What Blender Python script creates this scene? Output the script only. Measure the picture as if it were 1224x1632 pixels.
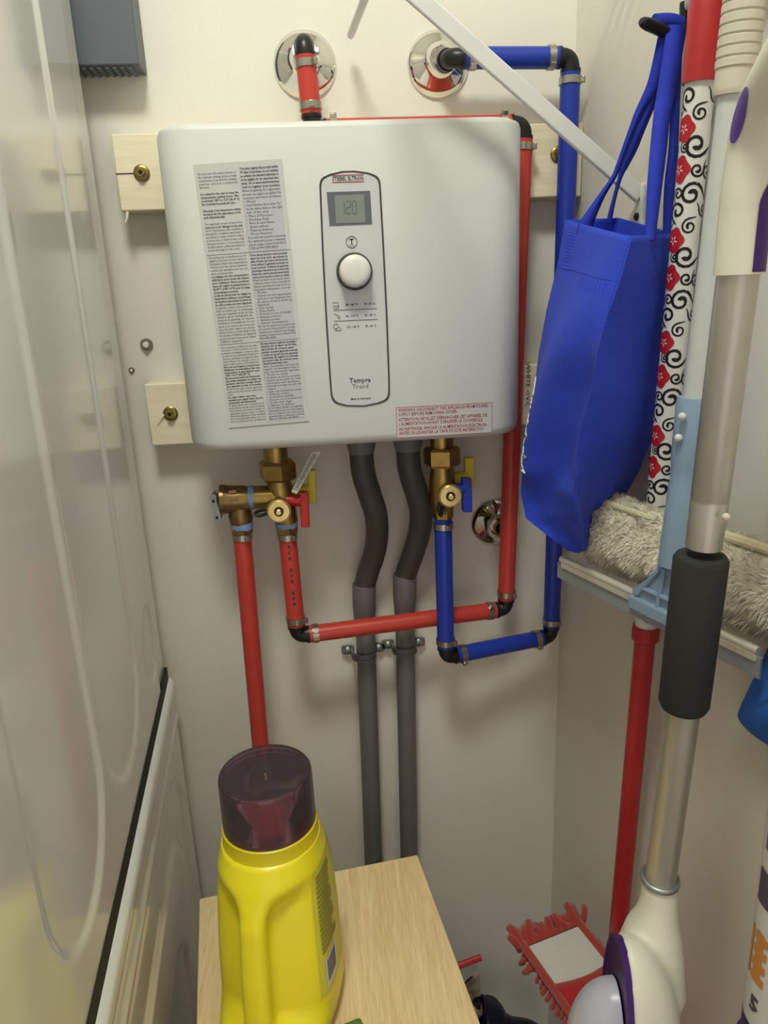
import bpy, bmesh, math, random
from mathutils import Vector, Matrix, noise
S = bpy.context.scene
for o in list(bpy.data.objects): bpy.data.objects.remove(o)
COL = S.collection
PI = math.pi
# ------------------------------------------------------------------ camera
FPX = 1158.66
CAM = Vector((-0.04424, -1.05467, 1.48951))
CR = Vector((0.99500114, -0.09092468, -0.04129698))
CU = Vector((0.06502476, 0.27603206, 0.95894634))
CF = Vector((0.0757926, 0.95683803, -0.28056456))
cd = bpy.data.cameras.new('camera'); cam = bpy.data.objects.new('camera', cd); COL.objects.link(cam)
cd.sensor_fit = 'HORIZONTAL'; cd.sensor_width = 36; cd.lens = FPX * 36 / 1224; cd.clip_start = 0.02
cam.matrix_world = Matrix(((CR.x, CU.x, -CF.x, CAM.x), (CR.y, CU.y, -CF.y, CAM.y), (CR.z, CU.z, -CF.z, CAM.z), (0, 0, 0, 1)))
S.camera = cam
# ------------------------------------------------------------------ world, light, exposure
w = bpy.data.worlds.new('world'); S.world = w; w.use_nodes = True
w.node_tree.nodes['Background'].inputs[0].default_value = (1.0, 0.92, 0.90, 1)
w.node_tree.nodes['Background'].inputs[1].default_value = 0.44
LAMP = Vector((-0.14, -0.95, 2.68)); LAMP_POWER = 30.0
vs = S.view_settings; vs.view_transform = 'Standard'; vs.look = 'None'; vs.gamma = 1; vs.use_curve_mapping = False
vs.exposure = 1.08
# ------------------------------------------------------------------ measuring helpers
def ray(x, y): return CF + CR * ((x - 612) / FPX) - CU * ((y - 816) / FPX)
def at(x, y, ax, v):
    d = ray(x, y); i = 'xyz'.index(ax); return CAM + d * ((v - CAM[i]) / d[i])
A5 = math.radians(5.0)
WN = Vector((-math.cos(A5), -math.sin(A5), 0)); WT = Vector((math.sin(A5), -math.cos(A5), 0)); WO = Vector((0.317, 0, 0))
def aw(x, y, off):                       # point at a distance from the right-hand wall
    d = ray(x, y); p = WO + WN * off; return CAM + d * ((p - CAM).dot(WN) / d.dot(WN))
def wl(s, off, z): return WO + WT * s + WN * off + Vector((0, 0, z))
def px(P):
    d = P - CAM; z = d.dot(CF); return 612 + FPX*d.dot(CR)/z, 816 - FPX*d.dot(CU)/z
def depth(P): return (P - CAM).dot(CF)
def mpp(P): return depth(P) / FPX
# ------------------------------------------------------------------ materials
def lin(h):
    c = [int(h[i:i+2], 16) / 255 for i in (0, 2, 4)]
    return tuple(x / 12.92 if x < .04045 else ((x + .055) / 1.055) ** 2.4 for x in c)
def mat(name, col, rough=.5, metal=0, var=0, vscale=20, bump=0, bscale=200, coat=0, trans=0, ior=1.45, alpha=1, emit=0, stretch=None, sheen=0, sss=0):
    m = bpy.data.materials.new(name); m.use_nodes = True
    nt = m.node_tree; b = nt.nodes['Principled BSDF']
    if isinstance(col, str): col = lin(col)
    b.inputs['Base Color'].default_value = (*col, 1); b.inputs['Roughness'].default_value = rough; b.inputs['Metallic'].default_value = metal
    b.inputs['Coat Weight'].default_value = coat; b.inputs['Coat Roughness'].default_value = .08
    b.inputs['Transmission Weight'].default_value = trans; b.inputs['IOR'].default_value = ior; b.inputs['Alpha'].default_value = alpha
    b.inputs['Sheen Weight'].default_value = sheen
    if sss: b.inputs['Subsurface Weight'].default_value = sss; b.inputs['Subsurface Scale'].default_value = .01
    if emit: b.inputs['Emission Color'].default_value = (*col, 1); b.inputs['Emission Strength'].default_value = emit
    def coords():
        tc = nt.nodes.new('ShaderNodeTexCoord'); mp = nt.nodes.new('ShaderNodeMapping'); nt.links.new(tc.outputs['Object'], mp.inputs['Vector'])
        if stretch: mp.inputs['Scale'].default_value = stretch
        return mp
    if var:
        n = nt.nodes.new('ShaderNodeTexNoise'); n.inputs['Scale'].default_value = vscale; n.inputs['Detail'].default_value = 6
        nt.links.new(coords().outputs[0], n.inputs['Vector'])
        r = nt.nodes.new('ShaderNodeValToRGB'); r.color_ramp.elements[0].position = .3; r.color_ramp.elements[1].position = .7
        r.color_ramp.elements[0].color = (*[max(0, c * (1 - var)) for c in col], 1); r.color_ramp.elements[1].color = (*[min(1, c * (1 + var)) for c in col], 1)
        nt.links.new(n.outputs['Fac'], r.inputs['Fac']); nt.links.new(r.outputs[0], b.inputs['Base Color'])
    if bump:
        n2 = nt.nodes.new('ShaderNodeTexNoise'); n2.inputs['Scale'].default_value = bscale; n2.inputs['Detail'].default_value = 3
        nt.links.new(coords().outputs[0], n2.inputs['Vector'])
        bp = nt.nodes.new('ShaderNodeBump'); bp.inputs['Strength'].default_value = bump; bp.inputs['Distance'].default_value = .002
        nt.links.new(n2.outputs['Fac'], bp.inputs['Height']); nt.links.new(bp.outputs[0], b.inputs['Normal'])
    return m
def wood(name, c1, c2, scale, stretch, rough=.5, rot=0):
    m = bpy.data.materials.new(name); m.use_nodes = True; nt = m.node_tree; b = nt.nodes['Principled BSDF']; b.inputs['Roughness'].default_value = rough
    tc = nt.nodes.new('ShaderNodeTexCoord'); mp = nt.nodes.new('ShaderNodeMapping'); mp.inputs['Scale'].default_value = stretch; mp.inputs['Rotation'].default_value = (0, 0, rot)
    nt.links.new(tc.outputs['Object'], mp.inputs['Vector'])
    n = nt.nodes.new('ShaderNodeTexNoise'); n.inputs['Scale'].default_value = scale; n.inputs['Detail'].default_value = 8; n.inputs['Distortion'].default_value = .6
    n3 = nt.nodes.new('ShaderNodeTexNoise'); n3.inputs['Scale'].default_value = scale * 5; n3.inputs['Detail'].default_value = 4
    nt.links.new(mp.outputs[0], n.inputs['Vector']); nt.links.new(mp.outputs[0], n3.inputs['Vector'])
    mx = nt.nodes.new('ShaderNodeMath'); mx.operation = 'MULTIPLY_ADD'; mx.inputs[1].default_value = .45; nt.links.new(n3.outputs['Fac'], mx.inputs[0])
    m2 = nt.nodes.new('ShaderNodeMath'); m2.operation = 'MULTIPLY'; m2.inputs[1].default_value = .6; nt.links.new(n.outputs['Fac'], m2.inputs[0]); nt.links.new(m2.outputs[0], mx.inputs[2])
    r = nt.nodes.new('ShaderNodeValToRGB'); r.color_ramp.elements[0].position = .38; r.color_ramp.elements[1].position = .66
    r.color_ramp.elements[0].color = (*lin(c1), 1); r.color_ramp.elements[1].color = (*lin(c2), 1)
    nt.links.new(mx.outputs[0], r.inputs['Fac']); nt.links.new(r.outputs[0], b.inputs['Base Color'])
    bp = nt.nodes.new('ShaderNodeBump'); bp.inputs['Strength'].default_value = .12; bp.inputs['Distance'].default_value = .001
    nt.links.new(mx.outputs[0], bp.inputs['Height']); nt.links.new(bp.outputs[0], b.inputs['Normal'])
    return m
M = dict(
 wall=mat('wall_paint', 'e2ddd3', .6, var=.03, vscale=6, bump=.12, bscale=260),
 floor=mat('floor_vinyl', '8a7a68', .5, var=.15, vscale=9),
 ceil=mat('ceiling_paint', 'e6e3dc', .8),
 enamel=mat('white_enamel', 'dfdfdb', .16, coat=.5, var=.015, vscale=5),
 gapdark=mat('dark_gap', '1c1a18', .7),
 heater=mat('heater_plastic', 'd0d0cc', .42, bump=.03, bscale=900),
 heaterpanel=mat('panel_plastic', 'c8c8c7', .3),
 outline=mat('panel_outline', '3a3b3c', .4),
 knob=mat('knob_plastic', 'dcdbd3', .35),
 lcd=mat('lcd_glass', '7f857e', .15), lcdedge=mat('lcd_edge', '5d6068', .15), lcdseg=mat('lcd_segment', '5a605b', .3),
 ink=mat('ink_black', '3b3b3b', .6), inkbold=mat('ink_bold', '1f1f20', .6), inkred=mat('ink_red', 'a03530', .6), inkgrey=mat('ink_grey', '6d6d6d', .6),
 sticker=mat('sticker_film', 'c4c4c1', .25), paper=mat('paper_white', 'dddbd6', .6), stkgrey=mat('sticker_grey', 'b8babd', .25),
 pine=wood('pine', 'e0d2b2', 'efe3ca', 26, (.18, 2.2, 2.2), .6),
 oak=wood('oak_veneer', 'd8b884', 'f0d6a8', 30, (3.2, .22, 1), .42, rot=math.radians(-6.5)),
 zinc=mat('yellow_zinc', '8f8046', .35, metal=.9, var=.25, vscale=120),
 red=mat('red_pex', 'be3e35', .32), blue=mat('blue_pex', '2039a4', .3),
 fitting=mat('black_fitting', '17171a', .35), steel=mat('clamp_steel', 'b3ada4', .28, metal=1),
 chrome=mat('chrome', 'e4e2de', .05, metal=1), hole=mat('dark_hole', '0d0c0b', .8),
 brass=mat('brass', 'a5884f', .32, metal=.95, var=.2, vscale=60), brassbright=mat('brass_bright', 'd6c07c', .26, metal=.95, var=.1, vscale=200), bronze=mat('bronze', '8f7650', .34, metal=.95, var=.2, vscale=60),
 tape=mat('blue_tape', '7d98c8', .6, var=.2, vscale=90), yellowp=mat('yellow_plastic', 'd9c62c', .35), redp=mat('red_plastic', 'b3201f', .35), bluep=mat('blue_plastic', '1839ac', .35), blackr=mat('black_rubber', '151515', .5),
 lever=mat('lever_steel', '9aa09e', .4, metal=.8, var=.1, vscale=80),
 pvc=mat('grey_pvc', '6a6967', .45), pvcdark=mat('dark_conduit', '46443f', .5, bump=.15, bscale=120), cuff=mat('coupling_grey', '6b6466', .5),
 box=mat('box_grey', '5c616a', .45, bump=.05, bscale=300),
 wire=mat('wire_white', 'dddcd8', .35),
 bag=mat('bag_fabric', '2140c6', .75, bump=.5, bscale=700, sheen=.04), bagdark=mat('bag_handle', '2034b2', .8, bump=.4, bscale=900), bagstitch=mat('bag_stitch', '3c53d8', .8), white=mat('white_print', 'e8e8ee', .6),
 hookblack=mat('black_plastic', '17171b', .35), railwhite=mat('rail_white', 'd8d6d0', .4),
 mopred=mat('mop_red', 'b02a2e', .38), mopwhite=mat('mop_print_white', 'dcdad5', .35), mopblack=mat('mop_print_black', '17151a', .4), flower=mat('mop_print_red', 'b01f2c', .35), petal=mat('mop_print_pink', 'e9b9b4', .4),
 chenille=mat('chenille_red', 'ac3428', .9, bump=.8, bscale=900, sheen=.4), moppad=mat('mop_pad_white', 'd6d2cc', .9, bump=.8, bscale=500), mopcloth=mat('mop_cloth_red', 'a8302f', .8, bump=.3, bscale=900),
 poleg=mat('pole_grey', 'c9ccca', .35, coat=.2), grip=mat('grip_beige', 'cfc8b4', .6), sqblue=mat('squeegee_blue', 'a6bfdc', .3, trans=.35, ior=1.2), alu=mat('aluminium', 'ddd8ca', .35, metal=.35), rubber=mat('squeegee_rubber', '8e9496', .5), fleece=mat('fleece_cream', 'ece4d0', .95, sheen=.5, var=.08, vscale=60), tbar=mat('tbar_cream', 'ded3b0', .5),
 scrw=mat('scrubber_white', 'dcd8c8', .38), purple=mat('purple_plastic', '5b3a9c', .35), dpurple=mat('dark_purple', '3a1466', .4), silver=mat('silver_tube', 'bcb8ae', .36, metal=.72), foam=mat('black_foam', '2b2b2b', .85, bump=.3, bscale=1500), dome=mat('lilac_dome', 'b3b2c2', .3),
 bottle=mat('bottle_yellow', 'ecdc24', .33), cap=mat('cap_purple', '6a4466', .06, trans=.93, ior=1.42), spout=mat('spout_amber', 'e08a48', .4), collar=mat('bottle_collar', 'd6c21c', .4), lab=mat('label_olive', '8f8a3a', .4), labl=mat('label_yellow', 'd2c83c', .4), barw=mat('barcode_white', 'd8d6d4', .5), bark=mat('barcode_dark', '4a4250', .5),
 green=mat('green_sponge', '5a7a30', .9, bump=.6, bscale=300),
 clear=mat('clear_film', 'f2f2f2', .08, alpha=.22), navy=mat('navy_plastic', '12142a', .3), navyp=mat('tube_navy', '2a2c6a', .35), orange=mat('label_orange', 'c9822e', .5), tubew=mat('tube_white', 'cfccc6', .5), rag=mat('rag_blue', '2f6ed0', .85, bump=.4, bscale=300),
 card=mat('cardboard', 'a98d66', .8, var=.05, vscale=12), wallscrew=mat('wall_screw', '8a8986', .4, metal=.8), scuff=mat('scuff_brown', '8a7a62', .9), glow=mat('lamp_glow', (.95, 1, .87), .5, emit=1),
)
def film_mat(name, col, rough=.05, fac=.07):
    m = bpy.data.materials.new(name); m.use_nodes = True; nt = m.node_tree; nt.nodes.clear()
    out = nt.nodes.new('ShaderNodeOutputMaterial'); tr = nt.nodes.new('ShaderNodeBsdfTransparent'); gl = nt.nodes.new('ShaderNodeBsdfGlossy'); mx = nt.nodes.new('ShaderNodeMixShader'); lw = nt.nodes.new('ShaderNodeFresnel')
    tr.inputs[0].default_value = (*lin(col), 1); gl.inputs['Roughness'].default_value = rough; lw.inputs['IOR'].default_value = 1.45
    df = nt.nodes.new('ShaderNodeBsdfDiffuse'); df.inputs[0].default_value = (*[c*.8 for c in lin(col)], 1); m1 = nt.nodes.new('ShaderNodeMixShader'); m1.inputs[0].default_value = fac
    nt.links.new(tr.outputs[0], m1.inputs[1]); nt.links.new(df.outputs[0], m1.inputs[2])
    nt.links.new(lw.outputs[0], mx.inputs[0]); nt.links.new(m1.outputs[0], mx.inputs[1]); nt.links.new(gl.outputs[0], mx.inputs[2]); nt.links.new(mx.outputs[0], out.inputs[0])
    return m
M['cap'] = film_mat('cap_purple', 'd2b0c2', .05, .10)
M['clear'] = film_mat('clear_film', 'f4f4f4', .08, .06)
def add_scuffs(m, col, scale, lo, hi, amt):
    nt = m.node_tree; b = nt.nodes['Principled BSDF']; src = b.inputs['Base Color'].links[0].from_socket
    tc = nt.nodes.new('ShaderNodeTexCoord'); n = nt.nodes.new('ShaderNodeTexNoise'); n.inputs['Scale'].default_value = scale; n.inputs['Detail'].default_value = 9; n.inputs['Roughness'].default_value = .7
    nt.links.new(tc.outputs['Object'], n.inputs['Vector'])
    r = nt.nodes.new('ShaderNodeMapRange'); r.inputs['From Min'].default_value = lo; r.inputs['From Max'].default_value = hi; r.inputs['To Max'].default_value = amt
    nt.links.new(n.outputs['Fac'], r.inputs['Value'])
    mx = nt.nodes.new('ShaderNodeMix'); mx.data_type = 'RGBA'; nt.links.new(r.outputs[0], mx.inputs['Factor']); nt.links.new(src, mx.inputs['A']); mx.inputs['B'].default_value = (*lin(col), 1)
    nt.links.new(mx.outputs['Result'], b.inputs['Base Color'])
add_scuffs(M['wall'], '8f8068', 9, .70, .76, .5)
# ------------------------------------------------------------------ mesh builder
class MB:
    def __init__(s): s.v = []; s.f = []
    def add(s, vs, fs):
        n = len(s.v); s.v += [Vector(p) for p in vs]; s.f += [[i + n for i in f] for f in fs]; return s
    def box(s, c, size, R=None):
        c = Vector(c); hx, hy, hz = [k / 2 for k in size]
        vs = [Vector((x, y, z)) for x in (-hx, hx) for y in (-hy, hy) for z in (-hz, hz)]
        if R is not None: vs = [R @ v for v in vs]
        return s.add([c + v for v in vs], [(0, 1, 3, 2), (4, 6, 7, 5), (0, 4, 5, 1), (2, 3, 7, 6), (0, 2, 6, 4), (1, 5, 7, 3)])
    def tube(s, pts, rad, n=20, closed=False, caps=True, flat=1.0, up=None):
        pts = [Vector(p) for p in pts]; m = len(pts)
        if not hasattr(rad, '__len__'): rad = [rad] * m
        T = []
        for i in range(m):
            a = pts[i - 1] if (i > 0 or closed) else pts[0]; b = pts[(i + 1) % m] if (i < m - 1 or closed) else pts[-1]
            t = b - a
            T.append(t.normalized() if t.length > 1e-9 else (T[-1] if T else Vector((0, 0, 1))))
        u = Vector(up) if up is not None else T[0].orthogonal().normalized()
        vs = []
        for i in range(m):
            u = (u - T[i] * u.dot(T[i])); u.normalize(); v = T[i].cross(u)
            for k in range(n):
                a = 2 * PI * k / n; vs.append(pts[i] + (u * math.cos(a) + v * math.sin(a) * flat) * rad[i])
        fs = []
        for i in range(m if closed else m - 1):
            j = (i + 1) % m
            for k in range(n): fs.append((i*n + k, i*n + (k+1) % n, j*n + (k+1) % n, j*n + k))
        if caps and not closed: fs += [tuple(range(n - 1, -1, -1)), tuple((m-1)*n + k for k in range(n))]
        return s.add(vs, fs)
    def cyl(s, a, b, r, r2=None, n=24): return s.tube([a, b], [r, r if r2 is None else r2], n)
    def lathe(s, o, ax, prof, n=32):      # prof: (radius, height along axis)
        o = Vector(o); ax = Vector(ax).normalized()
        return s.tube_prof([o + ax * h for r, h in prof], [max(r, 1e-5) for r, h in prof], ax, n)
    def tube_prof(s, pts, rad, ax, n):
        u = ax.orthogonal().normalized(); v = ax.cross(u); vs = []; fs = []
        for p, r in zip(pts, rad):
            for k in range(n): a = 2*PI*k/n; vs.append(p + (u*math.cos(a) + v*math.sin(a)) * r)
        for i in range(len(pts) - 1):
            for k in range(n): fs.append((i*n+k, i*n+(k+1) % n, (i+1)*n+(k+1) % n, (i+1)*n+k))
        fs += [tuple(range(n-1, -1, -1)), tuple((len(pts)-1)*n+k for k in range(n))]
        return s.add(vs, fs)
    def ring(s, c, ax, r_in, r_out, h, n=28):
        c = Vector(c); ax = Vector(ax).normalized(); u = ax.orthogonal().normalized(); v = ax.cross(u); vs = []; fs = []
        prof = [(r_in, -h/2), (r_out, -h/2), (r_out, h/2), (r_in, h/2)]
        for k in range(n):
            a = 2*PI*k/n; d = u*math.cos(a) + v*math.sin(a)
            for r, hh in prof: vs.append(c + d*r + ax*hh)
        for k in range(n):
            for j in range(4): fs.append((k*4+j, k*4+(j+1) % 4, ((k+1) % n)*4+(j+1) % 4, ((k+1) % n)*4+j))
        return s.add(vs, fs)
    def loft(s, rings, close=True, cap0=True, cap1=True):
        n = len(rings[0]); vs = [p for r in rings for p in r]; fs = []
        for i in range(len(rings) - 1):
            for k in range(n if close else n - 1): fs.append((i*n+k, i*n+(k+1) % n, (i+1)*n+(k+1) % n, (i+1)*n+k))
        if cap0: fs.append(tuple(range(n-1, -1, -1)))
        if cap1: fs.append(tuple((len(rings)-1)*n+k for k in range(n)))
        return s.add(vs, fs)
    def grid(s, fn, nu, nv):
        vs = [fn(i / nu, j / nv) for j in range(nv + 1) for i in range(nu + 1)]
        return s.add(vs, [(j*(nu+1)+i, j*(nu+1)+i+1, (j+1)*(nu+1)+i+1, (j+1)*(nu+1)+i) for j in range(nv) for i in range(nu)])
    def poly(s, pts): return s.add(pts, [tuple(range(len(pts)))])
    def prism(s, pts, d):
        d = Vector(d); pts = [Vector(p) for p in pts]; n = len(pts)
        return s.add(pts + [p + d for p in pts], [tuple(range(n-1, -1, -1)), tuple(range(n, 2*n))] + [(i, (i+1) % n, n+(i+1) % n, n+i) for i in range(n)])
    def ball(s, c, r, sc=(1, 1, 1), nu=20, nv=12):
        c = Vector(c); return s.loft([[c + Vector((r*sc[0]*math.sin(t)*math.cos(2*PI*k/nu), r*sc[1]*math.sin(t)*math.sin(2*PI*k/nu), r*sc[2]*math.cos(t))) for k in range(nu)] for t in [max(.01, min(PI-.01, PI*j/nv)) for j in range(nv+1)]])
WPOS = {}
def tag(o, label=None, cat=None, group=None, kind=None):
    for k, v in (('label', label), ('category', cat), ('group', group), ('kind', kind)):
        if v: o[k] = v
    return o
def thing(name, base, label, cat, group=None):
    o = bpy.data.objects.new(name, None); COL.objects.link(o); o.empty_display_size = .05
    o.location = base; WPOS[o.name] = Vector(base); return tag(o, label, cat, group)
def obj(name, mb, m, parent=None, sharp=40, bevel=0, base=None, mods=()):
    if parent is not None: o0 = WPOS[parent.name]
    elif base is not None: o0 = Vector(base)
    else:
        xs = [v.x for v in mb.v]; ys = [v.y for v in mb.v]; zs = [v.z for v in mb.v]
        o0 = Vector(((min(xs)+max(xs))/2, (min(ys)+max(ys))/2, min(zs)))
    me = bpy.data.meshes.new(name); me.from_pydata([v - o0 for v in mb.v], [], mb.f); me.update()
    bm = bmesh.new(); bm.from_mesh(me); bmesh.ops.recalc_face_normals(bm, faces=bm.faces); bm.to_mesh(me); bm.free()
    me.shade_smooth(); me.set_sharp_from_angle(angle=math.radians(sharp))
    me.materials.append(M[m]); o = bpy.data.objects.new(name, me); COL.objects.link(o)
    if parent is not None: o.parent = parent
    else: o.location = o0
    WPOS[o.name] = o0
    if bevel:
        b = o.modifiers.new('bevel', 'BEVEL'); b.width = bevel; b.segments = 3; b.limit_method = 'ANGLE'; b.angle_limit = math.radians(50)
    for kind, props in mods:
        md = o.modifiers.new(kind.lower(), kind)
        for k, v in props.items(): setattr(md, k, v)
    return o
def struct(name, mb, m, bevel=0): return tag(obj(name, mb, m, bevel=bevel), kind='structure')
def rot_to(x, y, z):                     # matrix with the given axes as columns
    return Matrix((x, y, z)).transposed()
def fillet(pts, radii, n=6):
    out = []; m = len(pts)
    for i in range(m):
        p = Vector(pts[i]); r = radii[i] if hasattr(radii, '__len__') else radii
        if r == 0: out.append(p); continue
        a = Vector(pts[i-1]) - p; b = Vector(pts[(i+1) % m]) - p
        ra = min(r, a.length*.49); rb = min(r, b.length*.49); a = p + a.normalized()*ra; b = p + b.normalized()*rb
        for k in range(n+1): t = k/n; out.append(a*(1-t)**2 + p*2*t*(1-t) + b*t*t)
    return out
def smooth_path(pts, n=6):
    pts = [Vector(p) for p in pts]; out = []
    for i in range(len(pts)-1):
        p0 = pts[max(i-1, 0)]; p1 = pts[i]; p2 = pts[i+1]; p3 = pts[min(i+2, len(pts)-1)]
        for k in range(n):
            t = k/n; out.append(.5*((2*p1) + (p2-p0)*t + (2*p0-5*p1+4*p2-p3)*t*t + (3*p1-p0-3*p2+p3)*t**3))
    out.append(pts[-1]); return out
def text_mb(txt, size, origin, xd, yd, width=None, bold=0, align='LEFT', lead=1.0, maxw=None):
    cu = bpy.data.curves.new('t', 'FONT'); cu.body = txt; cu.size = 1; cu.resolution_u = 1; cu.offset = bold; cu.align_x = align; cu.space_line = lead
    to = bpy.data.objects.new('t', cu); COL.objects.link(to)
    bpy.context.view_layer.update()
    me = bpy.data.meshes.new_from_object(to.evaluated_get(bpy.context.evaluated_depsgraph_get()))
    vs = [v.co.copy() for v in me.vertices]; fs = [list(p.vertices) for p in me.polygons]
    bpy.data.objects.remove(to); bpy.data.curves.remove(cu); bpy.data.meshes.remove(me)
    sx = sy = size; xs = [v.x for v in vs]; wd = max(xs) - min(xs)
    if width: sx = width / wd
    elif maxw and wd * sx > maxw: sx = maxw / wd
    mb = MB(); mb.add([Vector(origin) + Vector(xd)*v.x*sx + Vector(yd)*v.y*sy for v in vs], fs); return mb
def join(*ms):
    r = MB()
    for m in ms: r.add(m.v, m.f)
    return r
X, Y, Z = Vector((1, 0, 0)), Vector((0, 1, 0)), Vector((0, 0, 1))
# ================================================================== ROOM
H = 2.74
struct('wall_back', MB().box((-.1, .05, H/2), (2.2, .1, H)), 'wall')
c0, c1 = WO + WT*-.02, WO + WT*2.45
struct('wall_right', MB().prism([c0, c1, c1 - WN*.1, c0 - WN*.1], (0, 0, H)), 'wall')
struct('wall_left', MB().box((-1.15, -1.2, H/2), (.1, 2.6, H)), 'wall')
struct('floor', MB().box((-.2, -1.2, -.05), (2.4, 2.7, .1)), 'floor')
struct('ceiling', MB().box((-.2, -1.2, H+.05), (2.4, 2.7, .1)), 'ceil')
fw = MB(); fw.box((-1.0, -2.45, H/2), (.4, .1, H)); fw.box((-.1, -2.45, 2.47), (1.4, .1, .54))
struct('wall_front', fw, 'wall')
# small fixings and scuffs on the back wall
def fixing(px, py, r, h, name, label, cat):
    p = at(px, py, 'y', 0); t = thing(name, p, label, cat)
    obj('flange', MB().lathe(p, -Y, [(0, 0), (r, 0), (r, h*.3), (r*.8, h*.55)], 18), 'wallscrew', t)
    obj('head', MB().lathe(p - Y*h*.5, -Y, [(0, 0), (r*.5, 0), (r*.45, h*.5), (0, h*.6)], 14), 'wall', t)
fixing(234, 549, .0085, .009, 'wall_anchor', 'small pale wall anchor with screw left of the heater', 'anchor')
fixing(210, 590, .0042, .004, 'screw', 'tiny dark screw head in the wall above the lower plank', 'screw')
# lamp on the ceiling
lt = thing('ceiling_lamp', (LAMP.x, LAMP.y, LAMP.z), 'round white ceiling lamp in the closet, above the camera', 'lamp')
obj('base', MB().lathe((LAMP.x, LAMP.y, H), -Z, [(.172, 0), (.172, .025), (.165, .031)], 32), 'railwhite', lt)
M['glow'].node_tree.nodes['Principled BSDF'].inputs['Emission Strength'].default_value = LAMP_POWER
obj('diffuser', MB().lathe((LAMP.x, LAMP.y, H-.03), -Z, [(.162, 0), (.168, .008), (.162, .018), (.135, .026), (.08, .032), (.001, .035)], 32), 'glow', lt)

# ================================================================== WASHER AND DRYER (turned five degrees like the right wall)
DO = Vector((-.30, -.05, 0)); DT = WT.copy(); DN = Vector((math.cos(A5), math.sin(A5), 0))
def dp(s, n, z): return DO + DT*s + DN*n + Z*z
def sst(x): x = max(0, min(1, x)); return x*x*(3-2*x)
def stadium(s, z, sc, r, z0, z1):
    zz = max(z0 + r, min(z1 - r, z)); return math.hypot(s - sc, z - zz) - r
def rrect(s, z, s0, s1, z0, z1, r):
    qx = abs(s-(s0+s1)/2) - (s1-s0)/2 + r; qz = abs(z-(z0+z1)/2) - (z1-z0)/2 + r
    return min(max(qx, qz), 0) + math.hypot(max(qx, 0), max(qz, 0)) - r
def h_dryer(s, z):
    h = 0
    for sc, r in ((.30, .10), (.51, .09)): h -= .0030 * sst(.5 - stadium(s, z, sc, r, 1.02, 1.90)/.009)
    h -= .0022 * sst(.5 - (math.hypot(s-.10, z-1.065) - .05)/.006)
    h -= .003 * sst((.075 - s)/.012)
    h -= .006 * sst((.012 - s)/.012)**2
    return h
def h_washer(s, z):
    h = 0
    h -= .012 * max(0, (z-.948)/.014)**2
    h -= .004 * sst((.935 - z)/.008)
    h += .003 * (sst((.905 - z)/.006) - sst((.890 - z)/.012))
    h -= .006 * sst(.5 - rrect(s, z, .02, .70, .06, .85, .12)/.022)
    h += .005 * sst(.5 - rrect(s, z, .085, .64, .12, .785, .10)/.022)
    h -= .006 * sst(.5 - rrect(s, z, .16, .57, .2, .68, .10)/.022)
    return h
def machine(name, z0, z1, hf, label, cat, out=0):
    dp = lambda s, n, z: DO + DT*s + DN*(n+out) + Z*z
    t = thing(name, dp(.37, -.34, z0), label, cat)
    e = .004; D = .76; Wd = .68
    pts = [dp(.006, -.012, 0), dp(D-.006, -.012, 0), dp(D-.006, -Wd, 0), dp(.006, -Wd, 0)]
    obj('cabinet', MB().prism([p + Z*(z0+.01) for p in pts], (0, 0, z1-z0-.02)), 'enamel', t)
    nu, nv = 170, int((z1-z0)/.0045)
    g = MB().grid(lambda u, v: dp(u*D, hf(u*D, z0+v*(z1-z0)), z0+v*(z1-z0)), nu, nv)
    # folded edges back to the cabinet
    g.grid(lambda u, v: dp(0, hf(0, z0+v*(z1-z0)) - u*.014, z0+v*(z1-z0)), 1, nv)
    g.grid(lambda u, v: dp(v*D, hf(v*D, z0) - u*.03, z0), 1, nu)
    g.grid(lambda u, v: dp(v*D, hf(v*D, z1) - u*.03, z1), 1, nu)
    obj('side_panel', g, 'enamel', t)
    return t
dr = machine('dryer', .975, 1.96, h_dryer, 'glossy white dryer with pressed side panel, stacked on the washer', 'dryer')
wa = machine('washing_machine', .0, .962, h_washer, 'white washing machine under the dryer, beside the table', 'washing machine', .008)
obj('gap_shade_strip', MB().prism([dp(.004, .001, .95), dp(.75, .001, .95), dp(.75, -.66, .95), dp(.004, -.66, .95)], (0, 0, .028)), 'gapdark', dr)  # dark-coloured strip standing in for the shaded gap between dryer and washer

# ================================================================== GREY BOX HIGH ON THE WALL
p = at(222, 103, 'y', -.045); zb = p.z; xr = p.x
t = thing('wall_box', (xr-.11, 0, zb), 'dark grey box on the wall behind the dryer, at upper left', 'box')
obj('body', MB().box((xr-.11, -.0225, zb+.14), (.22, .045, .28)), 'box', t, bevel=.002)
for k in range(9): obj('vent_rib', MB().box((xr-.012-.009*k, -.024, zb-.0015), (.004, .036, .0025)), 'box', t)

# ================================================================== WATER HEATER
HZ = 1.5; FY = -.155; HB = -.038
ht = thing('water_heater', (0, HB, HZ-.1845), 'white wall-mounted electric water heater with dial and display', 'water heater')
def heater_ring(z, inset):
    a, b = .046, .060; hw = .2145 - inset; fy = FY + inset; pts = []
    pts.append((-hw, HB-.004))
    for k in range(13):
        t_ = PI/2*k/12; pts.append((-hw + a*(1-math.cos(t_)**.9) if k else -hw, fy + b*(1-math.sin(t_)**.9) if k < 12 else fy))
    pts += [(-x, y) for x, y in reversed(pts)]
    return [Vector((x, y, z)) for x, y in pts]
zt, zbm = HZ+.1845, HZ-.1845
rings = [heater_ring(zbm, .010), heater_ring(zbm+.002, .005), heater_ring(zbm+.006, .0015), heater_ring(zbm+.013, 0), heater_ring(zt-.008, 0), heater_ring(zt-.003, .0015), heater_ring(zt-.0008, .005), heater_ring(zt, .009)]
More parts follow.
